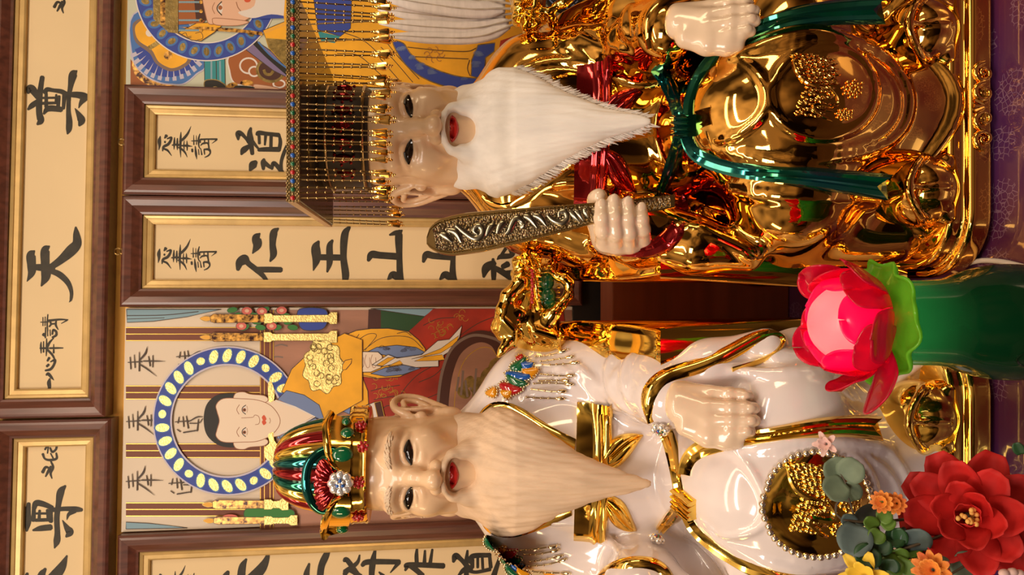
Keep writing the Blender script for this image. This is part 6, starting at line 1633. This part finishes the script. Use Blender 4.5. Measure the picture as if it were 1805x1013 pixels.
for k in range(13):
    a = rf.uniform(0, 2 * PI); rr_ = rf.uniform(.001, .010); rad = U * math.cos(a) + R2 * math.sin(a); p0 = rad * .002 + Nn * .012; p1 = rad * rr_ * 1.3 + Nn * rf.uniform(.026, .036)
    sm.tube([p0, p0.lerp(p1, .5) + rad * .001, p1], .0011, 6); sm.ball(p1, (.0026, .0022, .0022), 8, 5)
sm.build('stamens', M_STAM, bl)
mb = MB(); mb.tube([-Nn * .004, -Nn * .03 + Vector((0, 0, -.05)), VP_ - c0 + Vector((0, 0, .001))], .0028, 8); mb.ball(-Nn * .006, (.012, .012, .010), 10, 6); mb.build('stem', M_STEM, bl)
# eucalyptus
def sprig(name, label, cat, stem_px, Ys, leaves, stemr=.0012, m=M_EUC, flowers=None):
    pts = [at(px, py, Y) for (px, py), Y in zip(stem_px, Ys)]; root = empty(name, pts[0], label, cat)
    P = [Vector(p) for p in spline(pts + [VP_ + Vector((.01 * len(name) - .1, 0, 0))], 6)]; mb = MB(); mb.tube([p - pts[0] for p in P], [stemr * (.6 + .8 * i / len(P)) for i in range(len(P))], 6); mb.build('stem', M_STEM, root)
    for (px, py, tx, ty, wpx, Y, mm, tilt) in leaves:
        a = at(px, py, Y); b = at(tx, ty, Y + tilt); d = b - a; wv = wpx * .5 / FPX * (a - CAM).length; mb = MB()
        silk(mb, a - pts[0], d, (CAM - a), d.length, wv, rf.uniform(-.05, .12), .22, .5, 9); thin(mb.build('leaf', mm, root))
    return root, pts[0]
sprig('eucalyptus_sprig', 'grey-green eucalyptus sprig with round leaves before the crane medallion', 'foliage', [(1472, 812), (1483, 845), (1500, 890), (1512, 930), (1535, 965), (1590, 985)], [.690, .688, .685, .68, .675, .66],
      [(1488, 843, 1462, 810, 44, .688, M_EUC, .0), (1488, 843, 1512, 812, 44, .686, M_EUC, -.01), (1489, 850, 1456, 872, 44, .686, M_EUC, 0), (1492, 850, 1505, 880, 36, .685, M_EUC, .01),
       (1510, 925, 1484, 912, 24, .682, M_EUC2, 0), (1508, 922, 1544, 893, 26, .680, M_EUC2, .02), (1512, 925, 1500, 978, 52, .676, M_EUC2, -.01), (1520, 935, 1530, 960, 40, .672, M_EUC2, 0), (1562, 970, 1595, 930, 12, .668, M_EUC2, 0), (1560, 970, 1540, 998, 44, .668, M_EUC2, .02)], m=M_EUC)
gr_, g0 = sprig('green_leaf_spray', 'spray of small fresh green leaves below the eucalyptus sprig', 'foliage', [(1545, 900), (1550, 935), (1575, 970), (1620, 995)], [.672, .670, .665, .655],
      [(1548, 930, 1525, 915, 22, .668, M_LFG, 0), (1552, 920, 1566, 898, 24, .668, M_LFG, 0), (1552, 935, 1538, 955, 26, .664, M_LFG, 0), (1556, 930, 1575, 915, 20, .666, M_LFG, 0), (1560, 950, 1548, 975, 30, .662, M_DKG, 0), (1565, 955, 1590, 940, 30, .664, M_DKG, 0), (1540, 965, 1518, 995, 40, .660, M_DKG, 0), (1575, 970, 1590, 992, 34, .658, M_LFG, 0), (1590, 975, 1612, 945, 40, .66, M_LFG, .01),
       (1585, 985, 1560, 1005, 34, .655, M_LFG, 0), (1600, 985, 1590, 1012, 40, .652, M_LFG, 0), (1610, 990, 1632, 1010, 36, .652, M_DKG, 0), (1590, 960, 1580, 930, 24, .662, M_DKG, 0), (1620, 970, 1608, 930, 44, .658, M_EUC2, 0), (1565, 985, 1570, 1010, 30, .652, M_DKG, 0), (1680, 985, 1720, 1008, 44, .640, M_EUC, 0), (1640, 985, 1660, 1010, 40, .645, M_EUC, 0), (1800, 800, 1790, 780, 16, .62, M_DKG, 0)])
def blossom(root, o0, c, r, m, n=11, layers=2, name='blossom'):
    cc = c - o0; look = (CAM - c).normalized() + Vector((0, 0, .5)); U, R2, Nn = frame_of(look); mb = MB()
    for l in range(layers):
        for k in range(n):
            a = 2 * PI * (k + .5 * l) / n; e_ = .25 + .55 * l; rad = U * math.cos(a) + R2 * math.sin(a)
            silk(mb, cc + rad * r * .1, rad * math.cos(e_) + Nn * math.sin(e_), Nn * math.cos(e_) - rad * math.sin(e_), r * (1 - .2 * l), r * .26, .12, .3, .6, 6)
    return thin(mb.build(name, m, root), .0005)
orr, o0 = sprig('orange_blossom_sprig', 'orange double blossom on a thin green stem', 'flower', [(1557, 885), (1548, 910), (1540, 940), (1570, 975)], [.672, .672, .668, .66], [(1553, 893, 1546, 884, 14, .67, M_LFG, 0), (1583, 893, 1572, 890, 12, .668, M_LFG, 0)])
blossom(orr, o0, at(1556, 884, .668), .0105, M_ORG); blossom(orr, o0, at(1581, 887, .664), .0105, M_ORG)
o2, oo = sprig('orange_blossom_sprig', 'orange blossom at the picture edge under the red flower', 'flower', [(1645, 1002), (1670, 1015)], [.63, .63], [])
blossom(o2, oo, at(1645, 1004, .628), .017, M_ORG)
y_, yo = sprig('yellow_silk_flower', 'yellow silk flower peeping in beside the green leaf spray', 'flower', [(1524, 1018), (1560, 1040)], [.665, .66], [])
blossom(y_, yo, at(1526, 1017, .66), .024, M_YPET, 6, 2)
pk, po = sprig('blush_silk_flower', 'tiny blush pink flower on a thin stem before the gold sash end', 'flower', [(1455, 778), (1470, 815), (1490, 850), (1515, 920)], [.693, .69, .686, .68], [])
blossom(pk, po, at(1457, 782, .692), .0125, M_PKP, 5, 2)
w_, wo = sprig('white_bead_spray', 'white bell buds under the red flower at the picture edge', 'flower', [(1780, 1008), (1800, 1015)], [.60, .60], [])
mb = MB()
for q in ((1770, 1010), (1785, 1008), (1797, 1011)): mb.ball(at(*q, .60) - wo, (.004, .004, .005), 8, 6)
mb.build('buds', M_PKP, w_)
# vase the stems stand in, just below the picture edge
vz = VP_.z - .02 - TABLE_Z
# ------------------------------------------------------------------ feather fan behind the gold statue
fn0 = at(915, 18, 1.30); fan_ = empty('feather_fan', fn0, 'white feather fan with a teal yin-yang disc behind the gold statue\'s shoulder', 'fan')
M_FEA = mat('white_feather', (.80, .74, .72), .8, noise=.06, nscale=40, stretch=(1, 1, 3), bump=.1, bscale=500); M_QUI = mat('quill', (.55, .48, .40), .4, noise=.2, nscale=40)
for k, (ty, bx, by, sx_, wpx) in enumerate(((62, 893, 48, 640, 22), (40, 890, 38, 630, 26), (16, 884, 26, 628, 28), (-8, 884, 15, 622, 30), (-34, 884, 4, 618, 30), (-62, 886, -8, 622, 30), (-90, 888, -20, 630, 28), (-116, 892, -32, 640, 24))):
    Y = 1.30 + .004 * (k % 3); A = at(930, 18 + (by - 18) * .35, Y) - fn0; B = at(bx, by, Y) - fn0; mid = at((bx + sx_) / 2 + 60, (by + ty) / 2 + (11 if k < 5 else -10), Y - .006) - fn0; T = at(sx_ + 38, ty, Y) - fn0
    P = [Vector(p) for p in spline([A, B, mid, T], 8)]; mb = MB(); mb.tube(P, [.0026 * (1 - .8 * i / len(P)) for i in range(len(P))], 6); q = mb.build('quill', M_QUI, fan_)
    F = P[7:]; rows = []; N = len(F); hw = wpx * .5 / FPX * 1.33
    for i, p in enumerate(F):
        t = i / (N - 1); wv = hw * (min(1, .35 + t * 3) * (1 - max(0, t - .72) ** 2 * 11)) ; wv = max(wv, .001); tt = (F[min(i + 1, N - 1)] - F[max(0, i - 1)]).normalized(); s = tt.cross(Vector((0, -1, 0))).normalized()
        rows.append([p + s * wv * u_ + Vector((0, .0025 * abs(u_) + .0008 * math.sin(9 * u_ + i * 1.7), .0)) for u_ in (-1, -.6, -.2, .2, .6, 1)])
    mb = MB(); mb.grid(rows); thin(mb.build('feather', M_FEA, fan_), .0008)
mb = MB(); cD = at(932, 16, 1.292) - fn0; Rx = Matrix.Rotation(PI / 2, 3, 'X')
mb.lathe([(.001, -.006), (.028, -.006), (.030, -.003), (.030, .003), (.028, .006), (.001, .006)], cD, 12, Rx, wob=lambda b, i: 1 + .06 * math.cos(6 * b)); dd = mb.build('disc', mat('teal_lacquer', (.02, .10, .085), .4, noise=.4, nscale=60), fan_)
yy = MB(); C1 = at(929, 17, 1.284) - fn0
def flatdisc(mb, c, r, a0=0, a1=2 * PI, n=24, dy=0): mb.add([c + Vector((r * math.cos(a), dy, r * math.sin(a))) for a in np.linspace(a0, a1, n)], [tuple(range(n))])
yy.cur = 0; flatdisc(yy, C1, .0125); yy.cur = 1; flatdisc(yy, C1, .0115, 0, PI, dy=-.0003); flatdisc(yy, C1 + Vector((.0058, 0, 0)), .0058, dy=-.0006); yy.cur = 0; flatdisc(yy, C1 - Vector((.0058, 0, 0)), .0058, dy=-.0006); flatdisc(yy, C1 + Vector((.0058, 0, 0)), .0018, dy=-.0009); yy.cur = 1; flatdisc(yy, C1 - Vector((.0058, 0, 0)), .0018, dy=-.0009)
yy.build('yin_yang', [P_WHITE, P_HAIR], dd, smooth=False, fix=False)
mb = MB(); hz_ = 1.10 - fn0.z; mb.tube([cD + Vector((0, .004, -.02)), cD + Vector((.03, .012, -.10)), Vector((.04, .075, hz_ + .004))], .007, 8); mb.build('handle', M_QUI, fan_)
pl_ = MB(); cP = at(985, 2, 1.27) - fn0; pl_.lathe([(.001, -.005), (.052, -.005), (.054, 0), (.050, .004), (.001, .004)], cP, 8, Rx); pp = pl_.build('trigram_plate', mat('celadon', (.32, .32, .17), .35, noise=.2, nscale=40), fan_)
bd = MB(); bd.lathe([(.001, 0), (.034, 0), (.036, .003), (.034, .006), (.001, .006)], cP + Vector((.012, -.005, -.006)), 32, Rx); bd.build('dark_disc', M_DARK, pp)
bb = MB()
for k in range(8):
    a = PI / 4 * k
    for j in range(3):
        r = .018 + .005 * j
        for s in ((-1, 1) if (k >> j) & 1 else (0,)):
            c = cP + Vector((.012 + r * math.cos(a) - s * .0045 * math.sin(a), -.0118, -.006 + r * math.sin(a) + s * .0045 * math.cos(a))); bb.box(c, (.0012, .0004, .0032 if s else .0075), Matrix.Rotation(-a, 3, 'Y'))
bb.build('trigrams', P_WAVE, pp, smooth=False)
